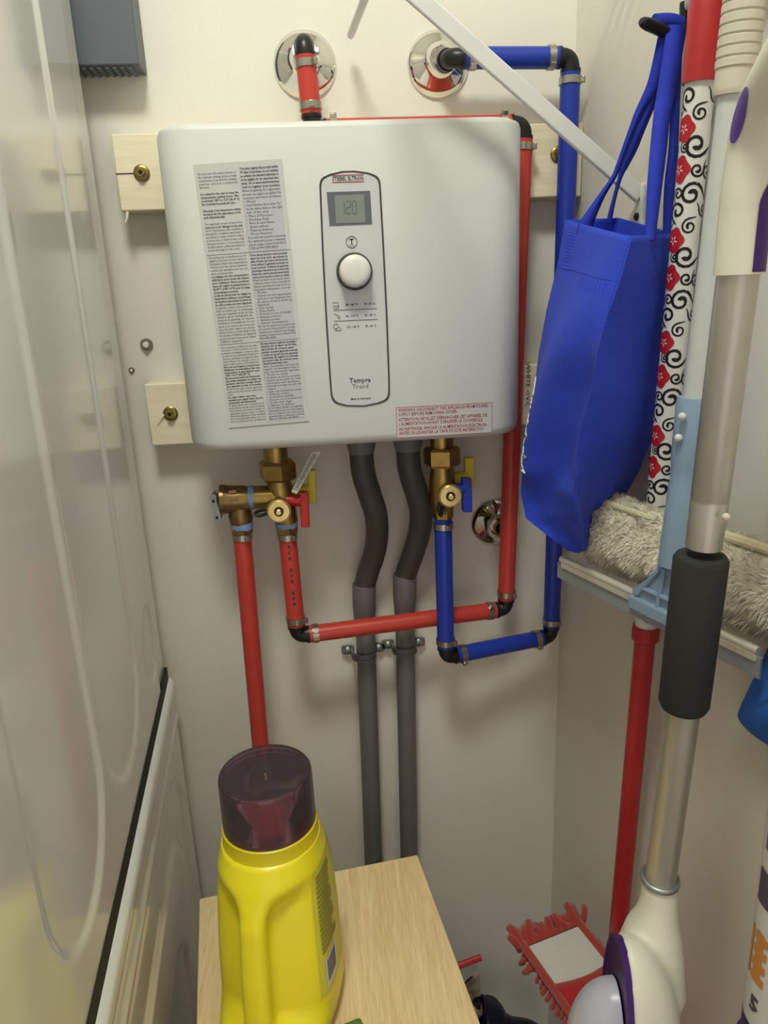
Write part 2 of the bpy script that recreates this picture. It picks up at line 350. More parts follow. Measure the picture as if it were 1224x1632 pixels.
obj('cover', MB().loft(rings), 'heater', ht, sharp=50)
obj('back_plate', MB().box((0, HB-.002, HZ), (.40, .004, .355)), 'heater', ht)
FD = -Y
def F(x, z, lift=0.0): return Vector((x, FY - lift, HZ + z))
# control panel
pc = .0042
pp = [(-.0345, .1236), (-.022, .1284), (-.008, .1310), (.006, .1310), (.022, .1286), (.0348, .1236), (.0362, .05), (.037, -.03), (.0368, -.1), (.0362, -.130), (.022, -.1345), (.004, -.1370), (-.018, -.1355), (-.0362, -.130), (-.0368, -.1), (-.037, -.03), (-.0362, .05)]
rad = [.0085, .0, .0, .0, .0, .0085, 0, 0, 0, .011, 0, 0, 0, .011, 0, 0, 0]
def panel_pts(sc, lift):
    pts = fillet([Vector((x, 0, z)) for x, z in pp], rad, 6)
    return [F(pc + q.x*(1 - sc/.036), q.z*(1) - math.copysign(sc, q.z)*min(1, abs(q.z)/.11), lift) for q in pts]
cp = obj('control_panel', MB().loft([panel_pts(0, 0.0), panel_pts(0, .0007)], cap0=False), 'heaterpanel', ht)
o1, o2 = panel_pts(-.0002, .0010), panel_pts(.0019, .0010)
obj('outline', MB().loft([o1, o2], cap0=False, cap1=False), 'outline', cp)
PL = .0012
obj('brand_lettering', text_mb('STIEBEL ELTRON', .0060, F(-.0155, .1208, PL), X, Z, width=.0352, bold=.012), 'inkbold', cp)
for zz in (.1264, .1193): obj('brand_line', MB().box(F(.0022, zz, PL), (.0362, .0003, .0007)), 'inkred', cp)
ds = obj('display', MB().prism([F(-.0228, .1092, .0008), F(.0268, .1092, .0008), F(.0275, .0737, .0008), F(-.0216, .0733, .0008)], (0, -.0006, 0)), 'lcdedge', ht)
obj('lcd', MB().box(F(.0028, .0906, .0016), (.034, .0004, .0300)), 'lcd', ds)
def seg7(x, z, w_, h_, segs):
    mb = MB(); t_ = .0009
    for c in segs:
        if c in 'adg': mb.box(F(x + w_/2, {'a': z+h_, 'g': z+h_/2, 'd': z}[c], .0020), (w_*.8, .0002, t_))
        else: mb.box(F(x + (w_ if c in 'bc' else 0), z + (h_*.75 if c in 'bf' else h_*.25), .0020), (t_, .0002, h_*.42))
    return mb
dg = join(seg7(-.0062, .0853, .0025, .0135, 'bc'), seg7(-.0012, .0853, .0045, .0135, 'abged'), seg7(.0055, .0853, .0045, .0135, 'abcdef'))
obj('digits', dg, 'lcdseg', ds)
obj('dial_icon_ring', MB().ring(F(.0028, .0548, PL), Y, .0060, .0066, .0003, 40), 'inkbold', cp)
obj('dial_icon', join(text_mb('T', .0085, F(.0028, .0525, PL), X, Z, align='CENTER', bold=.02), text_mb('temp', .003, F(.0028, .0504, PL), X, Z, align='CENTER')), 'inkbold', cp)
kc = F(.0042, .0222, 0)
kb = obj('knob', MB().lathe(kc - Y*.0035, -Y, [(.0165, 0), (.0182, .003), (.0180, .016), (.0172, .0185), (.0150, .0203), (.010, .0214), (.001, .0219)], 48), 'knob', ht, sharp=35)
obj('knob_ring', MB().lathe(kc, -Y, [(.0212, 0), (.0212, .004), (.0195, .0075), (.018, .0075)], 48), 'outline', kb)
for zz in (-.0206, -.0330): obj('table_line', MB().box(F(.003, zz, PL), (.0520, .0003, .00045)), 'ink', cp)
for zz, a, b in ((-.0150, '68 - 86 °F', '20 - 30 °C'), (-.0278, '86 - 113 °F', '30 - 45 °C'), (-.0405, '113 - 140 °F', '45 - 60 °C')):
    obj('range_lettering', join(text_mb(a, .0036, F(-.0085, zz-.0012, PL), X, Z, width=.0145, bold=.02), text_mb(b, .0036, F(.0140, zz-.0012, PL), X, Z, width=.0130, bold=.02)), 'inkbold', cp)
def strokes(segs, r=.00025):
    mb = MB()
    for pts in segs: mb.tube([F(x, z, PL) for x, z in pts], r, 5)
    return mb
obj('basin_icon', strokes([[(-.0235, -.0118), (-.0168, -.0118), (-.0165, -.0160)], [(-.0225, -.0155), (-.0225, -.0185), (-.0168, -.0185), (-.0168, -.0160), (-.0225, -.0155)], [(-.0172, -.0165), (-.0160, -.0172)]]), 'ink', cp)
obj('shower_icon', strokes([[(-.0225, -.0245), (-.0195, -.0258), (-.0185, -.0285), (-.0168, -.0272), (-.0152, -.0290), (-.0168, -.0308), (-.0185, -.0285)], [(-.0168, -.0272), (-.0178, -.0258)]]), 'ink', cp)
obj('wash_icon', strokes([[(-.0210 + .003*math.cos(a), -.0392 + .003*math.sin(a)) for a in [k*.5 for k in range(11)]], [(-.0220, -.0440), (-.0150, -.0440), (-.0155, -.0418), (-.0175, -.0400), (-.0210, -.0418), (-.0220, -.0440)]]), 'ink', cp)
obj('model_lettering', text_mb('Tempra', .0082, F(.0045, -.1068, PL), X, Z, align='CENTER', bold=.012), 'ink', cp)
obj('series_lettering', text_mb('Trend', .0082, F(.0045, -.1142, PL), X, Z, align='CENTER'), 'inkgrey', cp)
obj('origin_lettering', text_mb('Made in Germany', .0034, F(.0042, -.1277, PL), X, Z, align='CENTER', bold=.02), 'inkbold', cp)
# instruction sticker
SR = math.radians(1.9); sx = X*math.cos(SR) + Z*math.sin(SR); sz = -X*math.sin(SR) + Z*math.cos(SR); sc0 = F(-.1150, -.0050, .0003)
def SP(u, v, l=0): return sc0 + sx*u + sz*v - Y*l
st = obj('instruction_sticker', MB().prism([SP(-.0495, -.1485), SP(.0495, -.1485), SP(.0495, .1485), SP(-.0495, .1485)], (0, -.0003, 0)), 'sticker', ht)
for v0, v1 in ((.0535, .1425), (-.0470, .0520), (-.1440, -.0490)): obj('grey_field', MB().poly([SP(.0000, v0, .0005), SP(.0445, v0, .0005), SP(.0445, v1, .0005), SP(.0, v1, .0005)]), 'stkgrey', st)
for v0 in (.0528, -.0480): obj('divider', MB().box(SP(0, v0, .0006), (.095, .0002, .0004), rot_to(sx, Y, sz)), 'inkgrey', st)
obj('sticker_edge', MB().box(SP(0, -.1478, .0005), (.097, .0002, .0004), rot_to(sx, Y, sz)), 'inkgrey', st)
EN1 = [(0, 'Do not turn the water heater to|the highest setting unless a high|temperature is needed for sanitary|purposes, such as in a commercial|kitchen.'), (1, '|It is safest for the user to keep the|temperature setting lower. We|recommend 108°F to 116°F (42-47°C)|for normal household use.||Choosing a low temperature setting|increases the life expectancy of the|unit dramatically.|'), (0, 'The warranty covers all parts but'), (1, 'does not cover damage to the unit'), (0, 'due to hard water. (See installation|manual for complete warranty.) If|you know or suspect that the water|in your area is hard or has a high|mineral content, it is necessary to|install a water softening device to|avoid damage to the unit.')]
EN2 = [(1, 'You must register this product within|90 days of purchase on our website|to activate the standard warranty or|to be eligible for an extended war-|ranty. Go to www.electricwarranty.|com to register your product.'), (0, 'Before beginning the registration|process, we suggest you gather the|necessary information as follows:|•  Model|•  Serial Number (listed after "Nr."|   on the white label on the right|   side of the unit)|•  Place of Purchase|•  Purchase Date|•  First & Last Name|•  Email address|•  Physical Address|•  Phone Number|If you have any questions concerning|the registration process or warranty|options, please contact Stiebel Eltron|USA at 800.582.8423.')]
FR1 = [(0, 'Ne mettez pas le chauffe-eau au ré-|glage le plus haut à moins qu\'il soit|nécessaire d\'avoir des températures|élevées pour des raisons sanitaires,|comme par exemple pour une cui-|sine commerciale.'), (1, 'Le réglage sur une température|inférieure pour moins de risques|pour l\'utilisateur. Nous recomman-|dons de régler la température à|42-47°C (108-116°F) pour un usage|domestique normal.|Le fait de sélectionner un réglage de|température inférieur va prolonger|de manière importante la durée de|vie utile prévue de votre l\'appareil.'), (0, 'La garantie couvre toutes les pièces,|mais ne couvre pas les dommages|subis par l\'appareil du fait de l\'eau|calcaire (pour l\'intégralité du|texte de la garantie, cf. manuel|d\'utilisation et installation). Si vous|savez ou si vous soupçonnez que|l\'eau de votre région est calcaire|(forte teneur en minéraux), il est|nécessaire d\'utiliser un appareil|pour adoucir l\'eau pour éviter|d\'abîmer l\'appareil.')]
FR2 = [(1, 'Vous devez inscrire votre produit|dans les trois mois qui suivent la|date d\'achat sur notre site Internet|pour activer la garantie normale ou|pour pouvoir réclamer la garantie|prolongée. Rendez-vous à notre site|internet: www.electricwarranty.|com pour inscrire votre produit.'), (0, 'Avant de lancer le processus d\'ins-|cription, nous vous conseillons|d\'avoir à portée de main la docu-|mentation nécessaire, à savoir:|•  Modèle|•  Numéro de série (apparaissant|   après «nr.» sur l\'étiquette blan-|   che qui se trouve à droite de|   l\'appareil)|•  Lieu d\'achat|•  Date d\'achat|•  Prénom et nom de famille|•  Adresse courrier|•  Adresse postale|•  Numéro de téléphone|En cas de questions à propos du|processus d\'inscription ou des|options pour la garantie prolongée,|veuillez contacter Stiebel Eltron USA|800.582.8423.')]
ES1 = [(0, 'Para operar la unidad recomenda-|mos de no colocar el selector de tem-|peratura al máximo a menos que|se trate de una aplicación donde por|razones sanitarias se requieran altas|temperaturas. Por ejemplo el uso en|una cocina comercial/industrial.'), (1, 'Para uso en hogares y situaciones|familiares recomendamos fijar una|temperatura de agua caliente entre|108°-116°F (42-47°C).|Al seleccionar entre las temperatu-|ras arriba señaladas su equipo les|ayudará a ahorrar energía eléctri-|ca y extender la vida de la misma.'), (0, 'Es de notar que nuestra garantía|cubre todas las partes; materiales|pero'), (1, 'no cubre daños que sean|causados por aguas duras (de alto|contenido de minerales).'), (0, 'Si aguas duras son comunes en su|zona (área donde será instalada|esta unidad) es necesario instalar un|suavizador, para proteger su unidad.|Para más explicación más detallada|de nuestra garantía, favor ver el li-|bro de instrucciones e instalación.')]
ES2 = [(1, 'Es importante registrar su equipo|adentro de un lapso de 90 días,|de la fecha de compra, para|activar nuestra garantía normal|o tener la opción de una garantía|extendida. El registro se efectúa|en nuestro sitio de internet www.|electricwarranty.com.'), (0, 'Antes de empezar el proceso de|registro recomendamos tener a|mano la información siguiente:|•  Modelo de unidad|•  El número de serie (se encuentra|   después de las letras "nr." esta|   información está claramente|   marcada en el lado derecho del|   equipo)|•  Lugar / sitio comercial de compra|•  Fecha de compra|•  Su nombre y apellido|•  Dirección de correo electrónico|•  Su dirección / lugar|•  Número de teléfono|Si Ud. tiene dudas o preguntas|referentes al proceso de registro|de su compra o las opciones de|garantía, favor contactar a Stiebel|Eltron USA 800.582.8423.')]
def column(blocks, u, vtop, vbot, wid):
    tot = sum(t_.count('|') + 1 for b_, t_ in blocks); lh = (vtop - vbot) / tot; i = 0; thin, bold = MB(), MB()
    for b_, t_ in blocks:
        for ln in t_.split('|'):
            i += 1
            if not ln.strip(): continue
            ind = .0018 if ln.startswith('   ') else 0
            m_ = text_mb(ln.strip(), lh*1.02, SP(u+ind, vtop - lh*i + lh*.2, .0007), sx, sz, maxw=wid-ind, bold=.018 if b_ else 0)
            (bold if b_ else thin).add(m_.v, m_.f)
    return thin, bold
cols = []
for (c_, u, v1, v0) in ((EN1, -.0455, .1400, .0560), (EN2, .0015, .1430, .0550), (FR1, -.0455, .0515, -.0465), (FR2, .0015, .0510, -.0460), (ES1, -.0455, -.0500, -.1420), (ES2, .0015, -.0490, -.1430)):
    th_, bo_ = column(c_, u, v1, v0, .0425); tag(obj('lettering', th_, 'ink', st), kind='stuff'); tag(obj('bold_lettering', bo_, 'inkbold', st), kind='stuff')
# red warning label
wb = obj('warning_sticker', MB().box(F(.1082, -.1593, .0004), (.1225, .0003, .0385)), 'sticker', ht)
for c_, s_ in (((.1082, -.1403), (.1215, .0002, .0005)), ((.1082, -.1783), (.1215, .0002, .0005)), ((.0477, -.1593), (.0005, .0002, .038)), ((.1687, -.1593), (.0005, .0002, .038))): obj('border', MB().box(F(*c_, .0007), s_), 'inkred', wb)
WL = [('WARNING: DISCONNECT THIS APPLIANCE FROM POWER', .1135), ('SUPPLY BEFORE REMOVING COVER.', .0745), ('ATTENTION: VEUILLEZ DÉBRANCHER CET APPAREIL DE', .1125), ("L'ALIMENTATION AVANT D'ENLEVER LE COUVERCLE", .106), ('ADVERTENCIA: APAGAR LA ALIMENTACION ELECTRICA', .1115), ('ANTES DE LEVANTAR LA TAPA DE ESTE ARTEFACTO!', .107)]
wm = MB()
for k, (s_, w_) in enumerate(WL):
    m_ = text_mb(s_, .0058, F(.0502, -.1458 - .00535*k - .0012*(k//2), .0008), X, Z, width=w_, bold=.015); wm.add(m_.v, m_.f)
tag(obj('lettering', wm, 'inkred', wb), kind='stuff')

# ================================================================== PLANKS BEHIND THE HEATER
def plank(z0, z1, x0, x1, label, bolts):
    t = thing('wood_plank', ((x0+x1)/2, 0, z0), label, 'plank')
    obj('board', MB().box(((x0+x1)/2, -.0189, (z0+z1)/2), (x1-x0, .0378, z1-z0)), 'pine', t, bevel=.002)
    for px, py in bolts:
        p = at(px, py, 'y', -.038)
        b = obj('bolt', MB().cyl(p + Y*.002, p - Y*.0085, .0052, n=6), 'zinc', t)
        obj('bolt_dimple', MB().cyl(p - Y*.0083, p - Y*.0092, .0026, n=12), 'hole', b)
        obj('washer', MB().lathe(p + Y*.0015, -Y, [(.004, 0), (.0100, 0), (.0100, .0030), (.0085, .0042), (.005, .0045)], 28), 'zinc', b)
    return t
pu = plank(1.6100, 1.6988, -.2815, .3165, 'upper pale pine plank with bolts, behind the top of the heater', [(226, 276), (889, 246)])
pl_ = plank(1.3078, 1.3928, -.2815, .300, 'lower pale pine plank with bolt and splinter, behind the heater', [(272, 659)])
q = at(262, 661, 'y', -.040); q2 = at(249, 671, 'y', -.043)
obj('splinter', MB().tube([q, q2], [.0012, .0006], 6), 'pine', pl_)
q = at(203, 338, 'y', -.036); q2 = at(200, 355, 'y', -.04)
obj('splinter', MB().tube([q, (q+q2)/2 + X*.001, q2], [.002, .0014, .0006], 6), 'pine', pu)
q = at(184, 277, 'y', -.0384); q2 = at(216, 276, 'y', -.0384)
obj('crack', MB().box((q+q2)/2, ((q2-q).length, .0006, .0009)), 'gapdark', pu)
q = at(839, 577, 'y', -.0386)
obj('stamp_lettering', text_mb('WHITE OVC', .0085, q, -Z, X, width=.062), 'ink', pl_)

# ================================================================== PIPES
PR = .0125
def clamp(t, c, ax, tab):
    ax = ax.normalized(); k = obj('clamp', MB().ring(c, ax, PR*.98, PR+.0016, .0085, 28), 'steel', t)
    d = (tab - ax*tab.dot(ax)).normalized(); s_ = ax.cross(d)
    obj('clamp_tab', MB().box(c + d*(PR+.003), (.0065, .0075, .006), rot_to(s_, ax, d)), 'steel', k, bevel=.0008)
def run(t, pts, m, ends=(0, 0), tabs=None, ell=.016):
    # straight pipes between the corner points, black elbows at the corners, a steel clamp at each pipe end
    pts = [Vector(p) for p in pts]
    for i in range(len(pts)-1):
        a, b = pts[i], pts[i+1]; d = (b-a).normalized()
        a2 = a + d*(ell if i > 0 else ends[0]); b2 = b - d*(ell if i < len(pts)-2 else ends[1])
        obj('pipe', MB().cyl(a2, b2, PR, n=28), m, t)
        tb = tabs[i] if tabs else Vector((.5, -.8, .1))
        clamp(t, a2 + d*.010, d, Vector(tb)); clamp(t, b2 - d*.010, d, Vector(tb) + Vector((.5, .2, .1)))
    for i in range(1, len(pts)-1):
        p = pts[i]; da = (pts[i-1]-p).normalized(); db = (pts[i+1]-p).normalized(); L = ell+.004
        path = [p + da*L] + [(p + da*.013)*(1-t_)**2 + p*2*t_*(1-t_) + (p + db*.013)*t_*t_ for t_ in [k/8 for k in range(9)]] + [p + db*L]
        e = obj('elbow', MB().tube(path, .0112, 24), 'fitting', t)
        for dd in (da, db): obj('elbow_lip', MB().ring(p + dd*(ell-.001), dd, .008, .0128, .004, 24), 'fitting', e)
VY = -.09
pB0 = at(457, 843, 'y', VY); pB1 = at(474, 1013, 'y', VY); zC = pB1.z
pC1 = at(806, 969, 'y', -.053); pC1.z = zC
pD1 = at(834, 203, 'y', -.053); pD1.z = 1.6945
xE = at(497, 180, 'y', -.053).x
pE0 = Vector((xE, -.053, 1.6945)); esc1 = at(486, 104, 'y', 0); pE1 = Vector((esc1.x, -.053, esc1.z + .012))
ho = thing('hot_water_pipe', pB1, 'red pipe run from the left brass valve around the heater to the wall', 'pipe')
run(ho, [pB0, pB1, pC1, pD1, pE0, pE1, Vector((esc1.x, -.004, esc1.z+.004))], 'red', tabs=[(.6, -.8, 0), (.1, -.7, .5), (.5, -.8, 0), (0, -.5, .8), (.1, -.9, 0), (1, 0, 0)])
for k in range(11):
    z_ = pB0.z - .022 - k*.0085; xx = pB0.x + (pB1.x-pB0.x)*(pB0.z-z_)/(pB0.z-pB1.z)
    if k not in (3, 7): obj('print_mark', MB().box((xx+.001, VY-PR-.0001, z_), (.0028 if k % 2 else .0036, .0004, .005)), 'ink', ho)
dn = thing('drain_pipe', at(415, 1187, 'y', VY) - Z*.6, 'straight red pipe dropping from the relief valve behind the bottle', 'pipe')
pA0 = at(385, 843, 'y', VY); pA1 = at(415, 1187, 'y', VY); pA2 = pA1 + (pA1-pA0).normalized()*.78
obj('pipe', MB().cyl(pA0, pA2, PR, n=28), 'red', dn); clamp(dn, pA0 + (pA1-pA0).normalized()*.010, pA1-pA0, Vector((.5, -.8, 0)))
pF0 = at(706, 826, 'y', VY); pF1 = at(711, 1047, 'y', VY); pG1 = at(878, 1019, 'y', -.050); pG1.z = pF1.z
esc2 = at(698, 103, 'y', 0)
pH1 = at(910, 92, 'y', -.05); pI1 = Vector((esc2.x+.008, -.05, pH1.z+.002))
co = thing('cold_water_pipe', pF1, 'blue pipe run from the right brass valve up beside the corner', 'pipe')
run(co, [pF0, pF1, pG1, pH1, pI1, Vector((esc2.x, -.004, esc2.z))], 'blue', tabs=[(.3, -.9, 0), (.1, -.7, -.5), (.5, -.8, 0), (0, -.7, -.6), (.1, -.9, 0)])
def escutcheon(c, r, label, stub=None):
    t = thing('wall_flange', c, label, 'wall flange', 'chrome wall flanges')
    obj('plate', MB().lathe(c, -Y, [(r, 0), (r, .002), (r*.96, .005), (r*.80, .009), (r*.55, .015), (r*.40, .021), (r*.36, .025)], 48), 'chrome', t)
    if stub:
        obj('stub', MB().ring(c - Y*.027, Y, .0075, .0115, .012, 32), stub, t)
        obj('bore', MB().cyl(c - Y*.022, c - Y*.030, .0078), 'hole', t)
    else: obj('stub', MB().cyl(c - Y*.02, c - Y*.034, .012, .0105), 'chrome', t)
escutcheon(esc1, .0400, 'round chrome wall flange where the red pipe enters the wall')
escutcheon(esc2, .0400, 'round chrome wall flange where the blue pipe enters the wall')
escutcheon(at(789, 832, 'y', 0), .0385, 'chrome wall flange with open stub, beside the low red pipe', 'brass')
# ------------------------------------------------------------------ grey conduits
CY = -.024
def conduit(pts, coup, lowtop, low, ztop, strap, label, slabel):
    t = thing('conduit', at(*low, 'y', CY) - Z*.55, label, 'conduit')
    n = len(pts); P = []
    for i, (px, py) in enumerate(pts):
        y_ = -.085 + (.085 + CY) * sst((i-1)/(n-2)); P.append(at(px, py, 'y', y_))
    top = P[0]; bx = at(*pts[0], 'y', -.085)
    obj('collar', MB().lathe(Vector((bx.x, bx.y, 1.3165)), -Z, [(.0200, 0), (.0200, .012), (.0185, .020), (.0165, .026)], 32), 'pvc', t)
    obj('flexible_tube', MB().tube(smooth_path([Vector((bx.x, bx.y, 1.31))] + P, 6), .0165, 24), 'pvcdark', t)
    e0, e1 = at(*coup[0], 'y', CY), at(*coup[1], 'y', CY); d = (e1-e0).normalized()
    obj('coupling', MB().tube([e0, e0 + d*.002, e0 + d*.040, e1], [.0176, .0180, .0178, .0150], 28), 'cuff', t)
    p0, p1 = at(*lowtop, 'y', CY), at(*low, 'y', CY); p2 = p1 + (p1-p0).normalized()*.56
    obj('pipe', MB().cyl(p0 - d*.01, p2, .0150, n=28), 'pvc', t)
    c = at(*strap, 'y', CY); s = thing('pipe_strap', c, slabel, 'strap')
    arc = [c + Vector((math.cos(a)*.0175, -math.sin(a)*.0175, 0)) for a in [PI*k/14 for k in range(15)]]
    arc = [arc[0] + Y*.012] + arc + [arc[-1] + Y*.012]
    band = MB()
    for dz in (-.0045, .0045): band.tube([a + Z*dz for a in arc], .0022, 8)
    band.loft([[a + Z*.0045 for a in arc], [a - Z*.0045 for a in arc]], close=False, cap0=False, cap1=False)
    obj('band', band, 'pvc', s)
    for sg in (-1, 1):
        e = c + X*sg*.0245; e.y = -.003
        ear = obj('ear', MB().prism(fillet([e + Vector((-.011*sg*-1*0-.010, 0, -.007)), e + Vector((.010, 0, -.007)), e + Vector((.010, 0, .007)), e + Vector((-.010, 0, .007))], .005), (0, -.005, 0)), 'pvc', s)
        obj('screw', MB().lathe(e - Y*.005, -Y, [(.0068, 0), (.0066, .002), (.004, .0045), (.001, .0052)], 18), 'lever', ear)
        obj('screw_slot', MB().box(e - Y*.0100, (.0012, .0008, .006)), 'hole', ear)
conduit([(577, 737), (581, 762), (590, 790), (599, 820), (601, 850), (597, 880), (588, 908), (580, 936)], [(580, 930), (581, 998)], (582, 995), (595, 1375), 0, (580, 1042), 'left grey electrical conduit bending out from under the heater', 'grey pipe strap on the left conduit')
conduit([(651, 735), (655, 757), (664, 785), (671, 815), (669, 845), (659, 880), (650, 905), (645, 922)], [(645, 915), (645, 985)], (645, 982), (652, 1365), 0, (645, 1033), 'right grey electrical conduit bending out from under the heater', 'grey pipe strap on the right conduit')

# ------------------------------------------------------------------ brass valves
def vx(px, py, y_=VY): return at(px, py, 'y', y_)
SC = mpp(vx(447, 770))
def drain_cap(t, px, py, strap):
    c = vx(px, py, VY-.022)
    obj('drain_stem', MB().cyl(vx(px, py, VY), c, .0115), 'brass', t)
    cp_ = obj('drain_cap', MB().lathe(c, -Y, [(.0150, 0), (.0150, .009), (.0138, .0102), (.006, .0104)], 40), 'brassbright', t)
    kn = MB()
    for k in range(32): a = 2*PI*k/32; kn.box(c + Vector((math.cos(a)*.0151, -.0045, math.sin(a)*.0151)), (.0014, .008, .0014), Matrix.Rotation(-a, 3, 'Y'))
    obj('knurl', kn, 'brassbright', cp_)
    obj('cap_boss', MB().lathe(c - Y*.0100, -Y, [(.0042, 0), (.0042, .005), (.003, .006)], 18), 'brassbright', cp_)
    obj('cap_gasket', MB().ring(c - Y*.011, Y, .004, .0064, .002, 24), 'blackr', cp_)
    obj('cap_strap', MB().tube(smooth_path([c - Y*.012 + Vector((0, 0, 0))] + [vx(x, y, VY-dy) for x, y, dy in strap], 5), .0016, 10, flat=1.6), 'blackr', t)
def handle(t, stem, rect, y_, m, shift=0):
    a = vx(*stem[0], y_); b = vx(*stem[1], y_)
    h_ = obj('handle', MB().cyl(a, b, .0080, n=16), m, t)
    x0, y0, x1, y1 = rect; tl, tr, br, bl = vx(x0, y0, y_-.006), vx(x1, y0, y_-.006), vx(x1+shift, y1, y_-.006), vx(x0+shift, y1, y_-.006)
    obj('handle_plate', MB().prism([tl, tr, br, bl], (0, .012, 0)), m, h_, bevel=.0015)
v1 = thing('brass_valve', vx(447, 843), 'brass service valve with red and yellow handles under the heater left side', 'valve')
cx = vx(446, 790).x
def vz(py, px=447): return vx(px, py).z
obj('union_neck', MB().cyl((cx-.001, VY, 1.3165), (cx-.001, VY, vz(735)), .0165, n=12), 'brass', v1)
obj('union_nut', MB().tube([(cx, VY, vz(734)), (cx, VY, vz(738)), (cx, VY, vz(760)), (cx, VY, vz(764))], [.0225, .0255, .0255, .0225], 6), 'brass', v1, sharp=25)
obj('body', MB().tube([(cx, VY, vz(762)), (cx+.001, VY, vz(775)), (cx+.0015, VY, vz(790)), (cx+.004, VY, vz(815)), (cx+.0075, VY, vz(834))], [.0155, .0170, .0178, .0172, .0150], 28), 'brass', v1)
obj('branch', MB().tube([vx(440, 792), vx(420, 793), vx(403, 793)], [.0165, .0165, .0160], 24), 'brass', v1)
obj('thread_tape', MB().lathe(Vector((pB0.x, VY, vz(832))), -Z, [(.0152, 0), (.0150, .006), (.0138, .009)], 24), 'tape', v1)
obj('outlet_nut', MB().cyl((pB0.x, VY, vz(840)), (pB0.x, VY, vz(849)), .0162, .0150, n=6), 'brass', v1)
drain_cap(v1, 445, 812, [(432, 813, .028), (415, 814, .022), (407, 818, .02), (412, 822, .022), (425, 819, .024), (438, 816, .03)])
handle(v1, [(455, 797), (479, 798)], (477, 785, 491, 841), VY-.010, 'redp', 3)
handle(v1, [(462, 783), (494, 780)], (491, 750, 503, 802), VY+.020, 'yellowp', 1)
tg = [vx(464, 786, VY-.022), vx(474, 778, VY-.024), vx(505, 722, VY-.030), vx(512, 719, VY-.028), vx(504, 727, VY-.030), vx(478, 786, VY-.024)]
tq = [vx(464, 784, VY-.022), vx(473, 787, VY-.024), vx(511, 720, VY-.032), vx(497, 722, VY-.028)]
pt = obj('paper_tag', MB().prism(tq, (0, .0004, 0)), 'paper', v1)
for k in range(18):
    f = .08 + .9*k/18; a = tq[0].lerp(tq[3], f); b = tq[1].lerp(tq[2], f); m_ = .12 + .05*(k % 3)
    obj('tag_bar', MB().prism([a.lerp(b, m_) - Y*.0006, a.lerp(b, 1-m_) - Y*.0006, a.lerp(b, 1-m_) - Y*.0006 + Z*.0013, a.lerp(b, m_) - Y*.0006 + Z*.0013], (0, .0002, 0)), 'inkgrey', pt)
rv = thing('relief_valve', vx(385, 848), 'bronze pressure relief valve with grey test lever, left of the brass valve', 'valve')
obj('thread_tape', MB().cyl(vx(405, 793), vx(396, 793), .0166, .0162), 'tape', rv)
obj('body', MB().tube([vx(398, 794), vx(388, 795), vx(372, 796), vx(360, 796), vx(357, 796)], [.0165, .0185, .0192, .0195, .0205], 28), 'bronze', rv)
obj('cap', MB().tube([vx(358, 796), vx(353, 796), vx(347, 797)], [.0205, .0205, .0120], 28), 'bronze', rv)
for dz in (-.011, 0, .011): obj('body_rib', MB().box(vx(372, 796, VY-.0185+abs(dz)*.35) + Z*dz, (.010, .004, .004)), 'bronze', rv)
obj('outlet', MB().tube([vx(382, 800), vx(383, 817), vx(384, 824), vx(384, 834)], [.0150, .0158, .0170, .0150], 24), 'bronze', rv)
obj('thread_tape', MB().lathe(vx(385, 832), -Z, [(.0152, 0), (.0150, .007), (.0140, .010)], 24), 'tape', rv)
obj('outlet_nut', MB().cyl(vx(385, 841), vx(385, 849), .0164, .0150, n=6), 'brass', rv)
lv = obj('lever', MB().prism(fillet([vx(334, 790, VY-.012), vx(344, 787, VY-.012), vx(353, 830, VY-.012), vx(344, 835, VY-.012)], .004), (0, .022, 0)), 'lever', rv)
obj('lever_pin', MB().cyl(vx(351, 797), vx(342, 797), .004), 'lever', rv)
for q in ((340, 799), (346, 825)): obj('lever_hole', MB().cyl(vx(*q, VY-.0118), vx(*q, VY-.0126), .0020, n=12), 'hole', lv)
v2 = thing('brass_valve', vx(706, 826), 'brass service valve with blue and yellow handles under the heater right side', 'valve')
cx = vx(705, 770).x
def vz2(py): return vx(705, py).z
obj('union_neck', MB().cyl((cx, VY, 1.3165), (cx, VY, vz2(716)), .0160, n=12), 'brass', v2)
obj('union_nut', MB().tube([(cx, VY, vz2(712)), (cx, VY, vz2(716)), (cx, VY, vz2(738)), (cx, VY, vz2(742))], [.0225, .0250, .0250, .0225], 6), 'brass', v2, sharp=25)
obj('body', MB().tube([(cx, VY, vz2(740)), (cx, VY, vz2(752)), (cx, VY, vz2(768)), (cx, VY, vz2(795)), (cx, VY, vz2(803)), (cx, VY, vz2(816))], [.0155, .0170, .0182, .0182, .0165, .0140], 28), 'brass', v2)
obj('outlet_nut', MB().cyl((cx, VY, vz2(813)), (cx, VY, vz2(825)), .0150, .0140, n=6), 'brass', v2)
drain_cap(v2, 716, 788, [(713, 797, .030), (706, 812, .026), (702, 822, .020), (699, 812, .020), (701, 800, .018)])
handle(v2, [(716, 779), (740, 778)], (737, 763, 752, 817), VY-.010, 'bluep', 1)
handle(v2, [(716, 763), (745, 758)], (741, 730, 756, 779), VY+.020, 'yellowp', 1)

